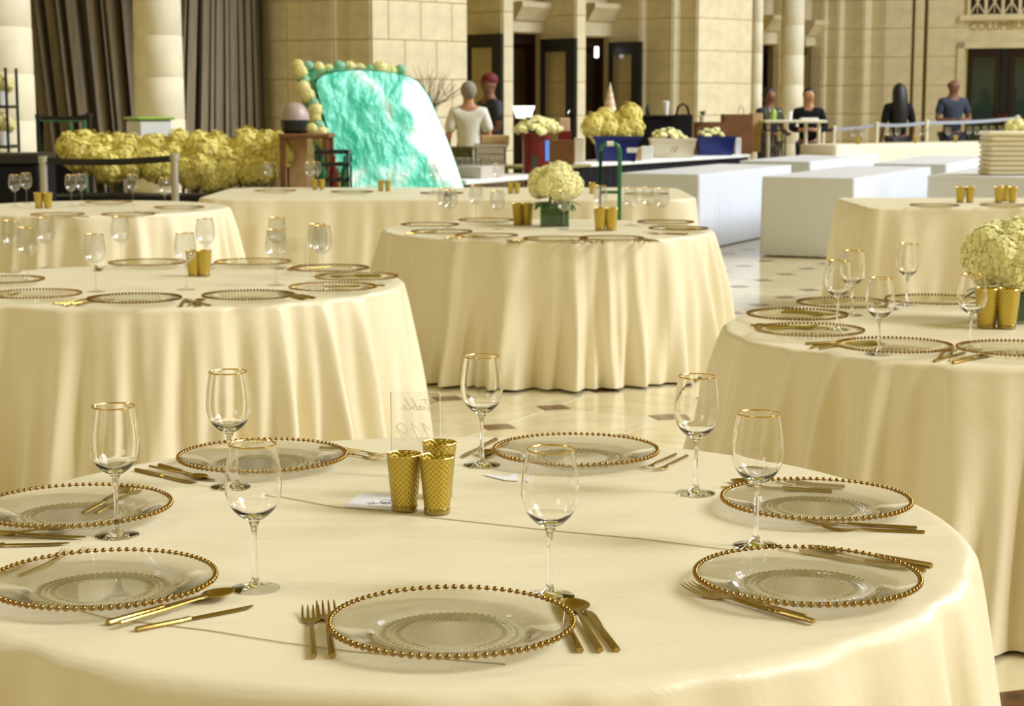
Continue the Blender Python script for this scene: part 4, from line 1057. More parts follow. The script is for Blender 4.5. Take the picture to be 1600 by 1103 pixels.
# front face outline (picture), near plane leaning back
front = [(545, 330), (530, 262), (512, 200), (496, 140), (492, 124), (512, 113), (560, 107), (605, 112), (635, 117), (655, 126), (672, 150), (688, 190), (708, 240), (730, 305), (738, 330)]
back = [(520, 330), (498, 262), (484, 200), (468, 140), (463, 118), (478, 106), (530, 101), (580, 104), (612, 108), (635, 117), (650, 145), (668, 190), (690, 240), (712, 305), (720, 330)]
def fr(i, pts, Y0, k):
    x, y = pts[i]; h = (330 - y) / 230
    p = ony(x, y, Y0 + h * k + (x - 600) * .0030); return Vector((p.x - ox, p.y - YW, max(.02, p.z)))
n = len(front)
Fv = [fr(i, front, YW, .55) for i in range(n)]; Bv = [fr(i, back, YW + .35, .55) for i in range(n)]
cxy = sum(Fv, Vector()) / n
mb = MB(); vs = []; rings = 7
for rg in range(rings + 1):
    k = 1 - rg / (rings + .5)
    for i in range(n):
        p = cxy + (Fv[i] - cxy) * k; p.y += -.06 * (1 - k) ** .5 + .05 * noise.noise(p * 4); p.x += .0; vs.append(p)
for rg in range(rings):
    for i in range(n): a = rg * n + i; b = rg * n + (i + 1) % n; vs and mb.f.append((a, b, b + n, a + n))
mb.f.append(tuple(range(rings * n, rings * n + n))); mb.v = [tuple(p) for p in vs]
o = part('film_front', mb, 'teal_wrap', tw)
mod = o.modifiers.new('s', 'SUBSURF'); mod.levels = 1; mod.render_levels = 2
mb = MB().add(Fv + Bv, [(i, i + n, (i + 1) % n + n, (i + 1) % n) for i in range(n)] + [tuple(range(n, 2 * n))])
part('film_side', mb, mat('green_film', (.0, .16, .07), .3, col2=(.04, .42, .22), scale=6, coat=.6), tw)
rr = random.Random(12)
for i in range(26):
    # blossoms showing along the left flank and over the top edge
    if i < 15:
        u = i / 14; x = 470 + u * 62 + rr.uniform(-5, 6); y = 112 + u * 170; 
    else:
        u = (i - 15) / 10; x = 466 + u * 160; y = 104 + 5 * u + rr.uniform(-3, 3)
    hgt = (330 - y) / 230; p = ony(x, y, YW + .26 + hgt * .55 + (x - 600) * .003 - (.20 if i < 15 else 0))
    o = obj('blossom', (H1 + H3)[i % 3], tw, (p.x - ox, p.y - YW, p.z)); s = rr.uniform(.55, .95); o.scale = (s, s, s)
    if i % 3 == 1: o.data = o.data.copy(); o.data.materials[0] = mat('mint_petal', (.35, .72, .52), .6); o['label'] = 'mint coloured blossom'
# glass crate right at its foot
t, wd, h = pxbox('milk_crate', 495, 548, 234, 290, 16.4, .35, 'black', 'dark open crate of bottles and leaves left of the teal panel', 'crate', 0, z0=.62)
mb = MB()
for z in (0, h * .33, h * .66, h - .03): mb.box(-wd / 2, wd / 2, -.17, -.155, z, z + .03).box(-wd / 2, wd / 2, .155, .17, z, z + .03).box(-wd / 2, -wd / 2 + .015, -.17, .17, z, z + .03).box(wd / 2 - .015, wd / 2, -.17, .17, z, z + .03)
for x in (-wd / 2, wd / 2 - .02): mb.box(x, x + .02, -.17, -.15, 0, h).box(x, x + .02, .15, .17, 0, h)
part('crate_frame', mb, 'black', t)
for k in range(3): part('bottle', MB().lathe([(.04, .0), (.04, h * .45), (.015, h * .6), (.015, h * .8), (0, h * .8)], 14, Matrix.Translation((-.1 + .1 * k, .02 * k, .03))), 'green' if k != 1 else 'red', t)
tb = thing('side_table', 'dark wooden side table left of the teal panel', 'table', (ony(478, HOR, 16.8).x, 16.8, 0))
zt2 = ony(478, 208, 16.8).z
part('table_top', MB().box(-.22, .24, -.3, .3, zt2 - .04, zt2, None, .008), 'kraft', tb)
for sx in (-.19, .20):
    for sy in (-.26, .26): part('leg', MB().box(sx - .025, sx + .025, sy - .025, sy + .025, 0, zt2 - .04), 'kraft', tb)
part('shelf', MB().box(-.19, .21, -.27, .27, .60, .618), 'kraft', tb)
part('panel', MB().box(-.19, -.02, .2, .22, .62, zt2 - .04), 'kraft_light', tb)
p = ony(461, 200, 16.8)
t = thing('covered_dish', 'pale domed cover over a dark pot left of the teal panel', 'dish', (p.x, 16.8, zt2)); t.scale = (1.12, 1.12, 1.25)
part('pot', MB().lathe([(.09, 0), (.115, .02), (.12, .10), (0, .10)], 24), 'black', t)
part('dome', MB().lathe([(.118, .10), (.115, .14), (.09, .19), (.05, .22), (0, .228)], 24), mat('dusky_dome', (.45, .36, .34), .4), t)
p = ony(470, 200, 16.6)
o = tag(obj('blossom', H1[0], None, (p.x + .1, 16.62, zt2 + .05)), 'cream blossom lying on the dark side table', 'flower'); o.scale = (.6, .6, .6)

# ================================================================ CENTRE BACKGROUND: long counter with black skirt
ca = onz(862, 259, .76); cb = onz(1172, 241, .76)
cv = Vector((cb.x - ca.x, cb.y - ca.y)); CL = cv.length; cv.normalize(); cang = math.atan2(cv.y, cv.x)
ctn = thing('serving_counter', 'long white-topped counter with a black skirt behind the middle tables', 'counter', (ca.x, ca.y, 0), cang)
part('counter_top', MB().box(.9, CL, 0, .75, .72, .76, None, .008), 'white', ctn); part('counter_top', MB().box(-.1, .895, 0, .75, .72, .755, None, .008), mat('olive_board', (.32, .27, .12), .5), ctn)
def skirt(L0):
    vs = []; n = 160
    for z in (0.02, .4, .72):
        for k in range(n + 1): x = L0 * k / n; vs.append((x, .03 + .012 * math.sin(x * 40) * (1.2 - z), z))
    return MB().add(vs, [(r * (n + 1) + k, r * (n + 1) + k + 1, (r + 1) * (n + 1) + k + 1, (r + 1) * (n + 1) + k) for r in range(2) for k in range(n)])
part('skirt', skirt(CL), 'blackcloth', ctn)
for x in (.1, CL / 2, CL - .1):
    for y in (.1, .65): part('leg', MB().tube([(x, y, 0), (x, y, .72)], .018, 8), 'steel', ctn)
# second low white bench, left
wa = onz(728, 281, .70); wb = onz(858, 271, .70)
wv = Vector((wb.x - wa.x, wb.y - wa.y)); WL = wv.length; wang = math.atan2(wv.y, wv.x)
bn = thing('white_bench', 'narrow white bench behind the long back table', 'bench', (wa.x, wa.y, 0), wang)
part('bench_top', MB().box(0, WL, 0, .5, .65, .70, None, .008), 'white', bn)
for x in (.05, WL - .09): part('leg', MB().box(x, x + .05, .03, .08, 0, .65), 'black', bn); part('leg', MB().box(x, x + .05, .42, .47, 0, .65), 'black', bn)
def on_counter(px, py=None, z=.76, back=.3):
    # point on the counter top behind picture column px
    rr_ = ray(px, HOR); k = rr_.x / rr_.y; nn = Vector((-cv.y, cv.x)); o_ = Vector((ca.x, ca.y)) + nn * back
    t_ = (k * o_.y - o_.x) / (cv.x - k * cv.y); return o_ + cv * t_
# crates and glass rack by the woman
def crate(x0, x1, yt, yb, Y, m, label, n=3, z0=None, name='plastic_crate'):
    t, wd, h = pxbox(name, x0, x1, yt, yb, Y, .4, m, label, 'crate', .1, z0=z0)
    mb = MB().box(-wd / 2, wd / 2, -.2, .2, 0, .02)
    for k in range(n):
        z = h * (k + .3) / n; mb.box(-wd / 2, wd / 2, -.2, -.185, z, z + h / n * .6).box(-wd / 2, wd / 2, .185, .2, z, z + h / n * .6).box(-wd / 2, -wd / 2 + .015, -.19, .19, z, z + h / n * .6).box(wd / 2 - .015, wd / 2, -.19, .19, z, z + h / n * .6)
    for x in (-wd / 2, wd / 2 - .03):
        for y in (-.2, .17): mb.box(x, x + .03, y, y + .03, 0, h)
    part('crate_shell', mb, m, t)
    part('crate_rim', MB().box(-wd / 2 - .01, wd / 2 + .01, -.21, -.19, h - .03, h).box(-wd / 2 - .01, wd / 2 + .01, .19, .21, h - .03, h), m, t)
    return t
ps = [(705, 737, 'olive')]
zz = 0.0
hh = ony(720, 230, 19.0).z
for k in range(4):
    crate(703, 738, 0, 0, 19.0, 'olive', 'x', 2, z0=0) if False else None
def crate_stack(x0, x1, ytop, Y, m, n, lab, grp):
    H_ = ony((x0 + x1) / 2, ytop, Y).z; p = ony((x0 + x1) / 2, HOR, Y); wd = (x1 - x0) * Y / F; h = H_ / n
    mb = MB().box(-wd / 2, wd / 2, -.2, .2, .005, .02)
    for z in (.03, h * .5): mb.box(-wd / 2, wd / 2, -.2, -.185, z, z + h * .3).box(-wd / 2, wd / 2, .185, .2, z, z + h * .3).box(-wd / 2, -wd / 2 + .015, -.185, .185, z, z + h * .3).box(wd / 2 - .015, wd / 2, -.185, .185, z, z + h * .3)
    for x in (-wd / 2, wd / 2 - .025):
        for y in (-.2, .175): mb.box(x, x + .025, y, y + .025, .005, h - .03)
    mb2 = MB().box(-wd / 2 - .008, wd / 2 + .008, -.208, -.188, h - .03, h).box(-wd / 2 - .008, wd / 2 + .008, .188, .208, h - .03, h).box(-wd / 2 - .008, -wd / 2 + .012, -.188, .188, h - .03, h).box(wd / 2 - .012, wd / 2 + .008, -.188, .188, h - .03, h)
    m1 = mb.mesh('crate_shell', m, False); m2 = mb2.mesh('crate_rim', m, False)
    O = ['bottom', 'second from the bottom', 'third from the bottom', 'fourth from the bottom', 'fifth from the bottom', 'top']
    for k in range(n):
        t = thing('plastic_crate', '%s, %s' % (lab, 'topmost' if k == n - 1 else O[k]), 'crate', (p.x, Y, k * h), rnd.uniform(-.03, .03), grp)
        obj('crate_shell', m1, t); obj('crate_rim', m2, t)
    return p, H_
crate_stack(702, 738, 229, 19.2, 'olive', 5, 'dark olive crate in the stack behind the teal panel', 'olive crates')
pcr, Hc = crate_stack(741, 790, 224, 19.8, 'pinkcrate', 5, 'pale pinkish crate in the stack in front of the standing pair', 'pale crates')
cbx = thing('cardboard_box', 'small tan box on top of the pale crate stack', 'box', (pcr.x + .06, 19.8, Hc + .001), .1)
part('box_body', MB().box(-.16, .14, -.12, .12, 0, .09, None, .005), 'kraft_light', cbx)
# glass rack on the bench
rkp = Vector((wa.x, wa.y)) + wv.normalized() * .62 + Vector((-wv.normalized().y, wv.normalized().x)) * .25
gr = thing('glass_rack', 'low rack of upturned glasses right of the pale crates', 'rack', (rkp.x, rkp.y, .701), wang)
part('rack_tray', MB().box(-.25, .25, -.22, .22, 0, .12, None, .01), 'pinkcrate', gr)
for i in range(5):
    for j in range(4): part('glass', MB().lathe([(.034, .121), (.040, .17), (.034, .20), (0, .205)], 14, Matrix.Translation((-.2 + .1 * i, -.165 + .11 * j, 0))), 'far_glass', gr)
# red bin
YB = 19.6
pb = ony(838, 265, YB); zb0 = 0; ptp = ony(838, 207, YB); rb = 21 * YB / F
t = thing('red_bin', 'tall red plastic bin with a blue label strip holding roses', 'bin', (pb.x, YB, 0))
part('bin_body', MB().lathe([(rb * .82, 0), (rb * .86, .05), (rb, ptp.z), (rb - .02, ptp.z), (rb * .8, .06), (0, .06)], 28), 'red', t)
part('bin_rim', MB().lathe([(rb, ptp.z - .06), (rb + .015, ptp.z - .06), (rb + .015, ptp.z), (rb, ptp.z)], 28), 'red', t)
la = MB(); vs = []
for z in (ptp.z - .30, ptp.z - .08):
    for k in range(7): a = -.9 + k * .08; vs.append(((rb + .004) * math.cos(a), (rb + .004) * math.sin(a), z))
la.add(vs, [(k, k + 1, k + 8, k + 7) for k in range(6)]); part('label_strip', la, mat('blue_label', (.10, .25, .75), .5), t)
vs = []
for z in (ptp.z - .38, ptp.z - .24):
    for k in range(5): a = -1.9 + k * .10; vs.append(((rb + .004) * math.cos(a), (rb + .004) * math.sin(a), z))
part('label_patch', MB().add(vs, [(k, k + 1, k + 6, k + 5) for k in range(4)]), mat('dark_label', (.04, .07, .03), .5), t)
rose_me = MB()
for k in range(14):
    a = k * 2.4; q = .006 + k * .0022; nrm = Vector((math.cos(a), math.sin(a), .9)); rose_me.ball((math.cos(a) * q, math.sin(a) * q, .0 - k * .0008), .022, 6, 4, (1, 1, 1.1))
rose_me = rose_me.mesh('rose', 'petal')
def rosebunch(name, label, c, R_, n, seed, mname='petal', leafn=12, cat='flower arrangement', s=1.0):
    t = thing(name, label, cat, c); rr = random.Random(seed)
    for k in range(leafn):
        a = rr.uniform(0, 6.28); o = obj('leaf', LF, t, (0, 0, 0)); o.rotation_euler = (0, -rr.uniform(.1, 1.0), a); o.scale = (R_ / .11 * 1.1,) * 3
    for k in range(leafn // 2): part('stem', MB().tube([(rr.uniform(-.03, .03), rr.uniform(-.03, .03), -.08), (rr.uniform(-1, 1) * R_ * .6, rr.uniform(-1, 1) * R_ * .6, R_ * .5)], .005, 5), 'stem', t)
    for k in range(n):
        a = k * 2.4; q = R_ * math.sqrt((k + .5) / n); z = R_ * .55 * (1 - (q / R_) ** 2) + .03
        o = obj('rose', rose_me, t, (q * math.cos(a), q * math.sin(a), z)); o.scale = (s,) * 3; o.rotation_euler = (rr.uniform(-.5, .5), rr.uniform(-.5, .5), a)
    return t
rosebunch('rose_bunch', 'cream roses with dark leaves standing in the red bin', (pb.x, YB, ptp.z), .23, 24, 3, s=1.35)
# lamp left of roses
p = on_counter(818, back=1.2); zt3 = ony(818, 165, p.y).z; zb3 = ony(818, 184, p.y).z
t = thing('table_lamp', 'glowing white lamp shade behind the roses in the red bin', 'lamp', (p.x, p.y, 0))
part('lamp_shade', MB().lathe([(.09, zb3), (.14, zt3), (.135, zt3), (.085, zb3)], 28, cap=False), 'lamp', t); part('lamp_pole', MB().lathe([(0, 0), (.1, 0), (.1, .02), (.012, .03), (.012, zt3 - .02), (0, zt3 - .02)], 12), 'steel', t)
# things on the counter
def cbox(x0, x1, yt, back, depth, m, label, flaps=True, name='cardboard_box', cat='box', z=.761, rz=None):
    p = on_counter((x0 + x1) / 2, back=back); wd = (x1 - x0) * p.y / F; h = ony(0, yt, p.y).z - z
    t = thing(name, label, cat, (p.x, p.y, z), rz if rz is not None else 0)
    part('box_body', MB().box(-wd / 2, wd / 2, -depth / 2, depth / 2, 0, h - .007, None, .006), m, t)
    if flaps:
        part('flap', MB().box(-wd / 2, wd / 2, -depth / 2, -.003, h - .007, h), m, t); part('flap', MB().box(-wd / 2, wd / 2, .003, depth / 2, h - .007, h), m, t)
    return t, p, wd, h
cbox(863, 897, 219, .35, .3, 'kraft', 'dark brown carton on the counter right of the red bin')
cbox(898, 913, 215, .45, .25, 'cream_card', 'narrow cream carton on the counter left of the navy bin')
cbox(872, 892, 203, .62, .2, 'red', 'small red tub behind the dark brown carton', False, 'tub', 'tub')
cbox(875, 890, 183, .62, .15, 'peach', 'pale pink bag standing in the small red tub', False, 'gift_bag', 'bag', z=1.12)
cbox(975, 990, 231, .1, .2, 'kraft', 'small brown box beside the navy bin', False)
cbox(990, 1003, 229, .1, .2, 'kraft_light', 'small light box beside the small brown box', False)
cbox(1003, 1020, 227, .25, .2, 'white', 'small white box left of the cream flower carton', False)
# navy bin with hydrangeas
p = on_counter(963, back=.25); wd = 76 * p.y / F; hN = ony(0, 212, p.y).z - .761
t = thing('navy_bin', 'navy blue plastic bin full of hydrangeas on the counter', 'bin', (p.x, p.y, .761))
def tub(w0, w1, d0, d1, h, mtx=None):
    mb = MB(); vs = [(-w0, -d0, 0), (w0, -d0, 0), (w0, d0, 0), (-w0, d0, 0), (-w1, -d1, h), (w1, -d1, h), (w1, d1, h), (-w1, d1, h)]
    k = .93; vs += [(-w1 * k, -d1 * k, h), (w1 * k, -d1 * k, h), (w1 * k, d1 * k, h), (-w1 * k, d1 * k, h), (-w0 * k, -d0 * k, .02), (w0 * k, -d0 * k, .02), (w0 * k, d0 * k, .02), (-w0 * k, d0 * k, .02)]
    fs = [(3, 2, 1, 0)] + [(i, (i + 1) % 4, (i + 1) % 4 + 4, i + 4) for i in range(4)] + [(i + 4, (i + 1) % 4 + 4, (i + 1) % 4 + 8, i + 8) for i in range(4)] + [(i + 8, (i + 1) % 4 + 8, (i + 1) % 4 + 12, i + 12) for i in range(4)] + [(12, 13, 14, 15)]
    return mb.add(vs, fs)
part('bin_body', tub(wd * .38, wd * .46, .16, .2, hN), 'navy', t, hard=True); [part('bin_rim', MB().box(-wd * .49, wd * .49, a_, a_ + .03, hN - .04, hN), 'navy', t) for a_ in (-.22, .19)]
part('bin_handle', MB().box(wd * .2, wd * .42, -.225, -.215, hN * .35, hN * .55), 'white', t)
for i, (x, y, d) in enumerate(((928, 196, 'leftmost'), (945, 184, 'second from the left at the back'), (952, 203, 'front left of the middle'), (968, 190, 'middle'), (985, 180, 'topmost at the right'), (990, 200, 'rightmost'), (975, 206, 'front right of the middle'), (935, 207, 'lowest at the left'))):
    q = ony(x, y, p.y + (.1 if y < 195 else -.05)); o = tag(obj('hydrangea', H2[i % 2].copy() if i == 0 else H2[i % 2], None, q), 'pale yellow hydrangea head in the navy bin, %s' % d, 'flower', 'hydrangeas in the navy bin'); o.scale = (1.05,) * 3
# striped cone
q = ony(953, 172, p.y + .3); zt4 = ony(953, 128, p.y + .3).z
t = thing('striped_cone', 'tall pastel striped cone rising behind the navy bin', 'cone', (q.x, q.y, .761)); h_ = zt4 - .761; r_ = .075; z1 = q.z - .761
part('stand', MB().lathe([(0, 0), (.06, 0), (.06, .01), (.01, .02), (.01, z1), (0, z1)], 12), 'steel', t)
for k in range(8):
    a0 = z1 + (h_ - z1) * k / 8; a1 = z1 + (h_ - z1) * (k + 1) / 8; part('stripe', MB().lathe([(r_ * (1 - k / 8) + .003, a0), (r_ * (1 - (k + 1) / 8) + .003, a1), (0, a1)], 20), 'peach' if k % 2 else 'cream_card', t)
# green hand truck standing by the middle table
YH = 12.0
ph = ony(954, 222, YH + .6)
YH = 12.35
p = ony(954, HOR, YH); hw = 15 * YH / F; zt5 = ony(954, 224, YH).z
ht = thing('hand_truck', 'green tubular hand truck standing between the middle table and the navy bin', 'hand truck', (p.x, YH, 0))
part('frame', MB().tube([(-hw, 0, .12), (-hw, 0, zt5 - .05), (-hw * .8, 0, zt5 - .015), (-hw * .5, 0, zt5), (hw * .5, 0, zt5), (hw * .8, 0, zt5 - .015), (hw, 0, zt5 - .05), (hw, 0, .12)], .014, 10), 'green', ht)
part('handle_grip', MB().tube([(-hw * .35, 0, zt5), (hw * .35, 0, zt5)], .018, 10), 'white', ht, label='pale worn grip')
for z in (zt5 - .33, .6, .3): part('crossbar', MB().tube([(-hw, 0, z), (hw, 0, z)], .011, 8), 'green', ht)
part('toe_plate', MB().box(-hw * 1.3, hw * 1.3, -.2, 0, .02, .03), 'green', ht)
for s in (-1, 1): part('wheel', MB().lathe([(.02, -.02), (.1, -.02), (.1, .02), (.02, .02)], 18, Matrix.Translation((s * hw * 1.5, .06, .1)) @ Matrix.Rotation(PI / 2, 4, 'Y')), 'black', ht)
part('axle', MB().tube([(-hw * 1.5, .06, .1), (hw * 1.5, .06, .1)], .01, 8), 'steel', ht)
# cream flower carton and navy tub with flowers
def flowertub(x0, x1, yt, m, label, flab, seed, back=.3, n=14):
    p = on_counter((x0 + x1) / 2, back=back); wd = (x1 - x0) * p.y / F; h = ony(0, yt, p.y).z - .761
    t = thing('flower_tub', label, 'tub', (p.x, p.y, .761)); part('tub_body', tub(wd * .42, wd * .5, .15, .2, h), m, t, hard=True)
    [part('tub_rim', MB().box(-wd * .5, wd * .5, a_, a_ + .015, h - .02, h + .004), m, t) for a_ in (-.205, .19)]
    rosebunch('rose_bunch', flab, (p.x - wd * .1, p.y, h + .761 - .02), wd * .32, n, seed, s=1.3); return t, wd, h
t, wd, h = flowertub(1016, 1087, 216, 'cream_card', 'cream carton of yellow roses on the counter', 'yellow roses spilling from the cream carton', 5)
part('printed_emblem', MB().tube([(-.04, -.21, h * .3), (-.01, -.21, h * .55), (.03, -.21, h * .4), (.0, -.21, h * .25), (.05, -.21, h * .6)], .006, 5), mat('grey_ink', (.35, .30, .2), .7), t)
flowertub(1089, 1148, 213, 'navy', 'navy blue tub on the counter before the brown boxes', 'yellow blossoms in the navy tub', 6, n=8)
p = on_counter(1152, back=.2); 
cbox(1149, 1158, 214, .2, .15, 'white', 'narrow white carton right of the navy tub', False)
# black cart behind with cup and bag
p = on_counter(1030, back=1.3); wd = 70 * p.y / F; zc = ony(0, 179, p.y).z
t = thing('black_table', 'high black draped table behind the cream flower carton', 'table', (p.x, p.y, 0))
part('drape', MB().box(-wd / 2, wd / 2, -.3, .3, .02, zc - .03, None, .01), 'blackcloth', t); part('table_top', MB().box(-wd / 2 - .02, wd / 2 + .02, -.32, .32, zc - .03, zc, None, .008), 'black', t)
q = ony(1040, 179, p.y - .1); t = thing('paper_cup', 'tall white cup on the high black table', 'cup', (q.x, q.y, zc + .001))
part('cup_body', MB().lathe([(.035, 0), (.05, .17), (.046, .17), (.03, .01), (0, .01)], 20), 'white', t); part('cup_lid', MB().lathe([(.052, .165), (.052, .18), (.04, .19), (0, .19)], 20), 'white', t)
q = ony(1021, 179, p.y); t = thing('bottle', 'small dark bottle left of the white cup', 'bottle', (q.x - .08, q.y, zc + .001)); part('bottle_body', MB().lathe([(.03, 0), (.03, .09), (.012, .12), (.012, .15), (0, .15)], 14), 'ink', t)
p = on_counter(1067, back=.6); zb5 = .761; h5 = ony(0, 178, p.y).z - zb5
t = thing('tote_bag', 'black tote bag with looped handles behind the cream flower carton', 'bag', (p.x, p.y, zb5))
part('bag_body', MB().box(-.13, .13, -.08, .08, 0, h5, None, .02), 'blackcloth', t)
for s in (-.06, .06): part('bag_handle', MB().tube([(-.09, s, h5 - .03), (-.06, s, h5 + .1), (0, s, h5 + .14), (.06, s, h5 + .1), (.09, s, h5 - .03)], .011, 8), 'blackcloth', t)
p2 = on_counter(1032, back=.8)
for k, (x, m_, lb) in enumerate(((1025, 'kraft', 'small brown jar before the high black table'), (1036, 'red', 'small red jar before the high black table'))):
    q = on_counter(x, back=.8); t = thing('jar', lb, 'jar', (q.x, q.y, .761)); part('jar_body', MB().lathe([(.05, 0), (.055, .02), (.055, .20), (.04, .23), (0, .23)], 18), m_, t); part('jar_lid', MB().lathe([(.045, .23), (.045, .26), (0, .262)], 18), 'black', t)
# brown boxes at the counter's right end
cbox(1086, 1130, 190, .58, .25, 'kraft', 'wide brown carton behind the navy tub', z=.761)
cbox(1129, 1174, 178, .35, .4, 'kraft', 'tall dark brown carton at the right end of the counter')
t, p, wd, h = cbox(1173, 1190, 176, .5, .3, 'kraft_light', 'tall tan carton beside the tall dark brown carton')
q = ony(1158, 178, on_counter(1152, back=.35).y)
t = thing('wire_loop', 'thin green wire loop standing on the tall dark brown carton', 'wire', (q.x, q.y, q.z)); part('loop', MB().tube([(-.035, 0, 0), (-.035, 0, .06), (-.015, 0, .11), (.01, 0, .11), (.03, 0, .06), (.035, 0, 0)], .006, 6), 'green', t)
# small leafy sprigs over the wide carton
p = on_counter(1098, back=.58)
t = thing('leafy_sprig', 'small green sprig in a cream holder on the wide brown carton', 'plant', (p.x, p.y, ony(0, 190, p.y).z))
part('holder', MB().lathe([(.04, 0), (.05, .08), (0, .08)], 14), 'cream_card', t)
for k in range(7): o = obj('leaf', LF, t, (0, 0, .08)); o.rotation_euler = (0, -1.1 + .1 * k, k * .9); o.scale = (.9,) * 3
# far standing table with people behind
YS = 25.6
pa = ony(1191, 187, YS); pe = ony(1287, 187, YS)
t = thing('high_table', 'narrow pale high table with thin legs before the two distant staff', 'table', ((pa.x + pe.x) / 2, YS, 0)); hw = (pe.x - pa.x) / 2
part('table_top', MB().box(-hw, hw, -.3, .3, pa.z - .04, pa.z, None, .01), 'stone_col', t)
for sx in (-hw + .06, hw * .35, hw - .1):
    part('leg', MB().tube([(sx, -.2, 0), (sx, -.2, pa.z - .04)], .025, 8), 'stone_col', t)
for k, (x, lb) in enumerate(((1200, 'clear jar on the high table, leftmost'), (1208, 'clear jar on the high table, middle'), (1217, 'clear jar on the high table, right'))):
    q = ony(x, 187, YS - .15); tt = thing('glass_jar', lb, 'jar', (q.x, q.y, pa.z + .001), 0, 'jars on the high table'); part('jar_body', MB().lathe([(.04, 0), (.045, .02), (.045, .12), (.03, .14), (.03, .15), (0, .15)], 16), 'far_glass' if k != 1 else 'green_lid', tt)
q = ony(1234, 186, YS); tt = thing('paper_cup', 'small white cup on the high table', 'cup', (q.x, q.y, pa.z + .001)); part('cup_body', MB().lathe([(.03, 0), (.04, .12), (.036, .12), (.02, .01), (0, .01)], 16), 'white', tt)
q = ony(1264, 186, YS); tt = thing('paper_stack', 'small white paper stack on the high table', 'paper', (q.x, q.y, pa.z + .001)); part('sheets', MB().box(-.12, .12, -.1, .1, 0, .03, None, .004), 'white', tt)
# water jug rack below: dark open rack with bottles
q = ony(1208, 240, 24.6); tt = thing('bottle_rack', 'dark wire rack of clear bottles below the high table', 'rack', (q.x, 24.6, 0))
part('rack_frame', MB().box(-.15, .15, -.15, .15, .6, .62).box(-.15, -.13, -.15, -.13, 0, 1.1).box(.13, .15, -.15, -.13, 0, 1.1).box(-.15, -.13, .13, .15, 0, 1.1).box(.13, .15, .13, .15, 0, 1.1).box(-.15, .15, -.15, -.13, 1.08, 1.1), 'black', tt)
for k in range(3): part('bottle', MB().lathe([(.045, .62), (.045, .85), (.015, .93), (.015, 1.0), (0, 1.0)], 14, Matrix.Translation((-.09 + .09 * k, 0, 0))), 'far_glass', tt)

# twigs against the bright pier
p = ony(690, 172, 24.5)
t = thing('twig_arrangement', 'bare brown twigs fanning out behind the teal panel', 'branches', (ony(672, HOR, 23.5).x, 23.5, 0))
zc = ony(672, 158, 23.5).z
part('vase', MB().lathe([(.10, 0), (.14, .3), (.09, .9), (.07, zc - .25), (.09, zc - .2), (0, zc - .2)], 20), 'kraft', t)
rr = random.Random(3)
for k in range(26):
    u = k / 25; a = -.7 + 1.85 * u + rr.uniform(-.08, .08); L_ = rr.uniform(.38, .62); x0 = rr.uniform(-.03, .03)
    P = [(x0, 0, zc - .28), (x0 + .1 * math.sin(a), rr.uniform(-.02, .02), zc - .05), (math.sin(a) * L_ * .6, rr.uniform(-.08, .08), zc - .1 + L_ * .6 * math.cos(a)), (math.sin(a) * L_ * 1.05, rr.uniform(-.1, .1), zc - .1 + L_ * math.cos(a * .92))]
    mb = MB().tube(P, [.007, .006, .004, .002], 5)
    e = Vector(P[2]); mb.tube([e, e + Vector((rr.uniform(-.1, .12), 0, .16))], [.003, .0015], 4)
    part('twig', mb, 'twig', t)

# linen stack right
LB = onz(1575, 273, .76)
for k in range(9):
    n_ = 'bottom second third fourth fifth sixth seventh eighth top'.split()[k]
    x = LB.x + rnd.uniform(-.012, .012); hh = .047
    o = one('folded_linen', MB().box(-.235, .5, -.22, .22, 0, hh - .002, None, .018), 'ivory', 'folded ivory linen in the stack at the right picture edge, %s%s' % (n_, ' one' if k in (0, 8) else ' from the bottom'), 'folded linen', (x, LB.y + .05, .764 + k * hh), rnd.uniform(-.03, .03), 'stacked folded linens')
# right stanchions and belt
posts = [(1286, 197, 27.2, 'leftmost'), (1303, 196, 27.4, 'second from the left'), (1370, 190, 27.7, 'third from the left'), (1448, 187, 28.4, 'fourth from the left'), (1590, 180, 29.5, 'fifth from the left')]
PP = [stanchion(x, y, Y, 'pale barrier post behind the far buffet table, %s' % d, 'stone_col', .03) for x, y, Y, d in posts]
for i, (m_, d) in enumerate((('black', 'short black'), ('belt', 'first grey'), ('belt', 'second grey'), ('belt', 'third grey'))):
    belt(PP[i], PP[i + 1], PP[i].z - .02, PP[i + 1].z - .02, .05, m_, '%s barrier belt behind the far buffet table' % d)

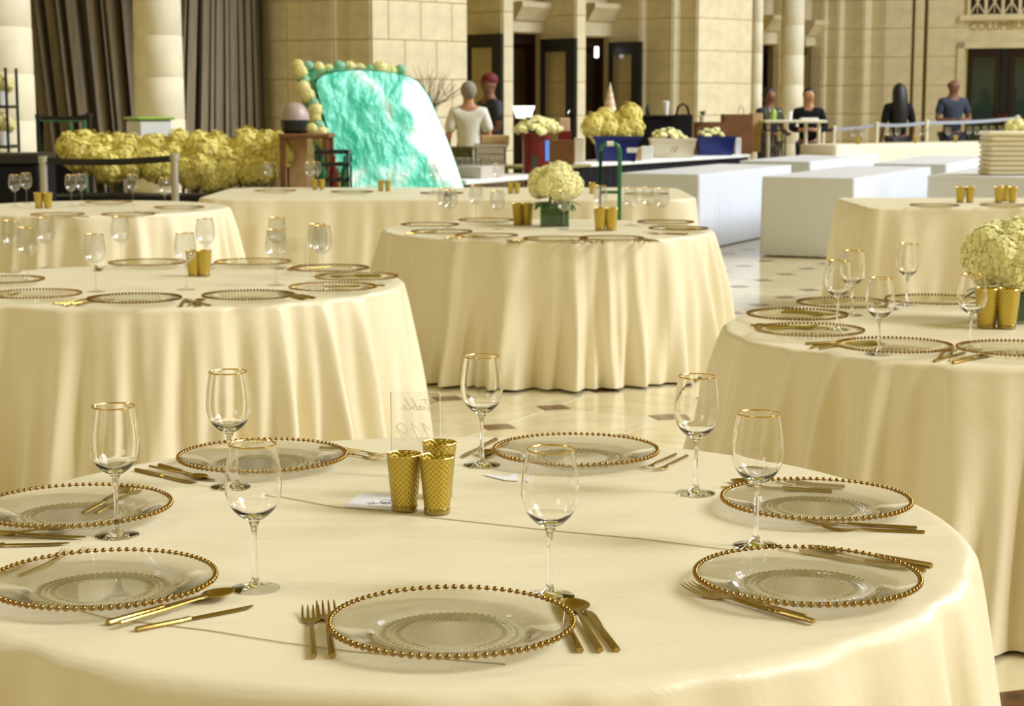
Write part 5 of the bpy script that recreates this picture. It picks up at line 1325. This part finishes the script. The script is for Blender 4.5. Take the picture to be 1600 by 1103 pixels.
# ================================================================ PEOPLE
def skin_mesh(name, joints, edges, m, sub=2):
    me = bpy.data.meshes.new(name); me.from_pydata([j[0] for j in joints], edges, [])
    o = bpy.data.objects.new(name, me); COL.objects.link(o)
    sk = o.modifiers.new('skin', 'SKIN'); sk.use_smooth_shade = True
    if not me.skin_vertices: pass
    lay = me.skin_vertices[0].data
    for i, j in enumerate(joints):
        r = j[1]; lay[i].radius = r if isinstance(r, tuple) else (r, r)
    lay[0].use_root = True
    ss = o.modifiers.new('sub', 'SUBSURF'); ss.levels = sub; ss.render_levels = sub
    dg = bpy.context.evaluated_depsgraph_get(); dg.update(); ev = o.evaluated_get(dg)
    out = bpy.data.meshes.new_from_object(ev); out.name = name; out.materials.clear(); out.materials.append(M[m])
    bpy.data.objects.remove(o); return out
def person(label, pos, rz, hgt, skin, top, bottom, hair, arms='down', dress=False, cap=None, longhair=False, shirtsleeve=True):
    s = hgt / 1.75
    t = thing('person', label, 'person', pos, rz)   # local: faces -Y
    def S(p): return (p[0] * s, p[1] * s, p[2] * s)
    if arms == 'down': el, wr, ha = (.25, .02, 1.12), (.26, -.05, .87), (.26, -.08, .78)
    elif arms == 'folded': el, wr, ha = (.27, -.03, 1.13), (.10, -.22, 1.12), (.02, -.24, 1.14)
    else: el, wr, ha = (.26, -.02, 1.12), (.18, -.24, 1.05), (.14, -.32, 1.06)
    J = [((0, 0, .96), (.145, .11)), ((0, 0, 1.12), (.125, .09)), ((0, -.005, 1.30), (.16, .105)), ((0, 0, 1.42), (.12, .08)), ((0, 0, 1.50), (.06, .06)), ((0, -.01, 1.55), (.062, .065)), ((0, -.015, 1.61), (.085, .095)), ((0, -.01, 1.68), (.085, .098)), ((0, 0, 1.735), (.04, .05))]
    E = [(i, i + 1) for i in range(8)]
    for sg in (1, -1):
        b = len(J); J += [((sg * .165, 0, 1.41), .06), ((sg * el[0], el[1], el[2]), .042), ((sg * wr[0], wr[1], wr[2]), .03), ((sg * ha[0], ha[1], ha[2]), (.038, .022))]
        E += [(3, b), (b, b + 1), (b + 1, b + 2), (b + 2, b + 3)]
        for f_, dx in enumerate((-.026, -.012, .004, .018)):
            d = Vector(ha) - Vector(wr); d = d.normalized(); J.append(((sg * ha[0] + dx, ha[1] + d.y * .05, ha[2] + d.z * .07 - .01), .009)); E.append((b + 3, len(J) - 1))
        J.append(((sg * (ha[0] - .03), ha[1] - .03, ha[2] + .01), .010)); E.append((b + 3, len(J) - 1))
        b = len(J); J += [((sg * .10, 0, .88), .095), ((sg * .11, -.01, .50), .062), ((sg * .11, .02, .10), .042), ((sg * .12, -.08, .045), (.045, .035)), ((sg * .12, -.16, .03), (.04, .028))]
        E += [(0, b), (b, b + 1), (b + 1, b + 2), (b + 2, b + 3), (b + 3, b + 4)]
    # face: nose and ears grow from the head so the body stays one surface
    J.append(((0, -.105 * 1.0, 1.635), .012)); E.append((6, len(J) - 1))
    for sg in (1, -1): J.append(((sg * .083, 0, 1.635), .012)); E.append((6, len(J) - 1))
    J = [(S(p), tuple(q * s for q in r) if isinstance(r, tuple) else r * s) for p, r in J]
    obj('body', skin_mesh('body', J, E, skin), t)
    for sg in (1, -1): part('eye', MB().ball(S((sg * .03, -.092, 1.655)), .009 * s, 8, 6), 'ink', t)
    part('mouth', MB().ball(S((0, -.094, 1.595)), .02 * s, 8, 6, (1, .4, .3)), 'cap', t)
    # top
    g = 1.14
    T = [((0, 0, .90 if not dress else .70), (.165, .13)), ((0, 0, 1.08), (.15, .115)), ((0, -.005, 1.28), (.178, .122)), ((0, 0, 1.41), (.135, .10)), ((0, .005, 1.485), (.074, .07))]
    TE = [(0, 1), (1, 2), (2, 3), (3, 4)]
    if dress: T.append(((0, 0, .42), (.24, .19))); TE.append((0, 5))
    for sg in (1, -1):
        b = len(T); fr_ = .95 if (dress or not shirtsleeve) else .75; e2 = Vector((sg * .18, 0, 1.40)).lerp(Vector((sg * el[0], el[1], el[2])), fr_)
        T += [((sg * .18, 0, 1.40), .075), (tuple(e2), .085 if dress else .062)]; TE += [(3, b), (b, b + 1)]
        if arms != 'down' and not shirtsleeve:
            e3 = Vector((sg * el[0], el[1], el[2])).lerp(Vector((sg * wr[0], wr[1], wr[2])), .85); T.append((tuple(e3), .045)); TE.append((b + 1, b + 2))
    T = [(S(p), tuple(q * s for q in r) if isinstance(r, tuple) else r * s) for p, r in T]
    obj('dress' if dress else 'shirt', skin_mesh('shirt', T, TE, top), t)
    if not dress:
        Q = [((0, 0, .95), (.16, .125))]; QE = []
        for sg in (1, -1):
            b = len(Q); Q += [((sg * .10, 0, .86), .11), ((sg * .11, -.01, .50), .080), ((sg * .11, .02, .12), .065)]; QE += [(0, b), (b, b + 1), (b + 1, b + 2)]
        Q = [(S(p), tuple(q * s for q in r) if isinstance(r, tuple) else r * s) for p, r in Q]
        obj('trousers', skin_mesh('trousers', Q, QE, bottom), t)
    for sg in (1, -1): part('shoe', MB().ball(S((sg * .12, -.08, .04)), .06 * s, 12, 8, (.85, 2.1, .65)), 'black', t)
    if hair:
        mb = MB().ball(S((0, .028, 1.665)), .112 * s, 18, 12, (.90, .92, 1.02)) if not cap else MB().ball(S((0, .03, 1.65)), .085 * s, 14, 10)
        if longhair:
            mb = MB().tube([S((0, .0, 1.775)), S((0, .015, 1.73)), S((0, .03, 1.66)), S((0, .06, 1.5)), S((0, .09, 1.3)), S((0, .10, 1.05))], [.03 * s, .09 * s, .118 * s, .125 * s, .135 * s, .09 * s], 16, .8, up=(0, 1, 0))
        part('hair', mb, hair, t)
    if cap:
        part('cap', MB().ball(S((0, .0, 1.70)), .103 * s, 20, 12, (.95, 1.05, .85)), cap, t)
        part('cap_brim', MB().ball(S((0, -.10, 1.69)), .07 * s, 16, 8, (1, 1.2, .14)), cap, t)
    return t
def ppos(px, Y): p = ony(px, HOR, Y); return (p.x, Y, 0)
person('woman with short grey hair in a loose white dress standing with her back to us', ppos(732, 21.6), R(185), 1.69, 'skin_l', 'dress', 'dress', 'hair_g', 'down', dress=True)
person('man in a red cap and charcoal shirt standing beside the woman in white', ppos(765, 22.2), R(-60), 1.79, 'skin_d', 'darkshirt', 'khaki', None, 'forward', cap='cap')
person('person in dark clothes half hidden in the first narrow dark doorway', ppos(1202, 26.8), R(30), 1.66, 'skin_d', 'darkshirt', 'jean', 'hair_b', 'forward')
person('woman in a black suit jacket with crossed arms behind the high table', ppos(1264, 26.6), R(-10), 1.66, 'skin_l', 'blackcloth', 'jean', 'hair_b', 'folded', shirtsleeve=False)
person('woman with very long black hair in black clothes behind the buffet table', ppos(1404, 28.8), R(190), 1.74, 'skin_d', 'blackcloth', 'jean', 'hair_b', 'down', longhair=True, shirtsleeve=False)
person('bald man in a navy shirt with hands together behind the buffet table', ppos(1489, 29.3), R(10), 1.84, 'skin_d', 'navyshirt', 'jean', None, 'folded')

for o in bpy.data.objects:
    if o.get('label') and not 4 <= len(o['label'].replace('-', ' ').split()) <= 16: print('LBL', o.name, o['label'])
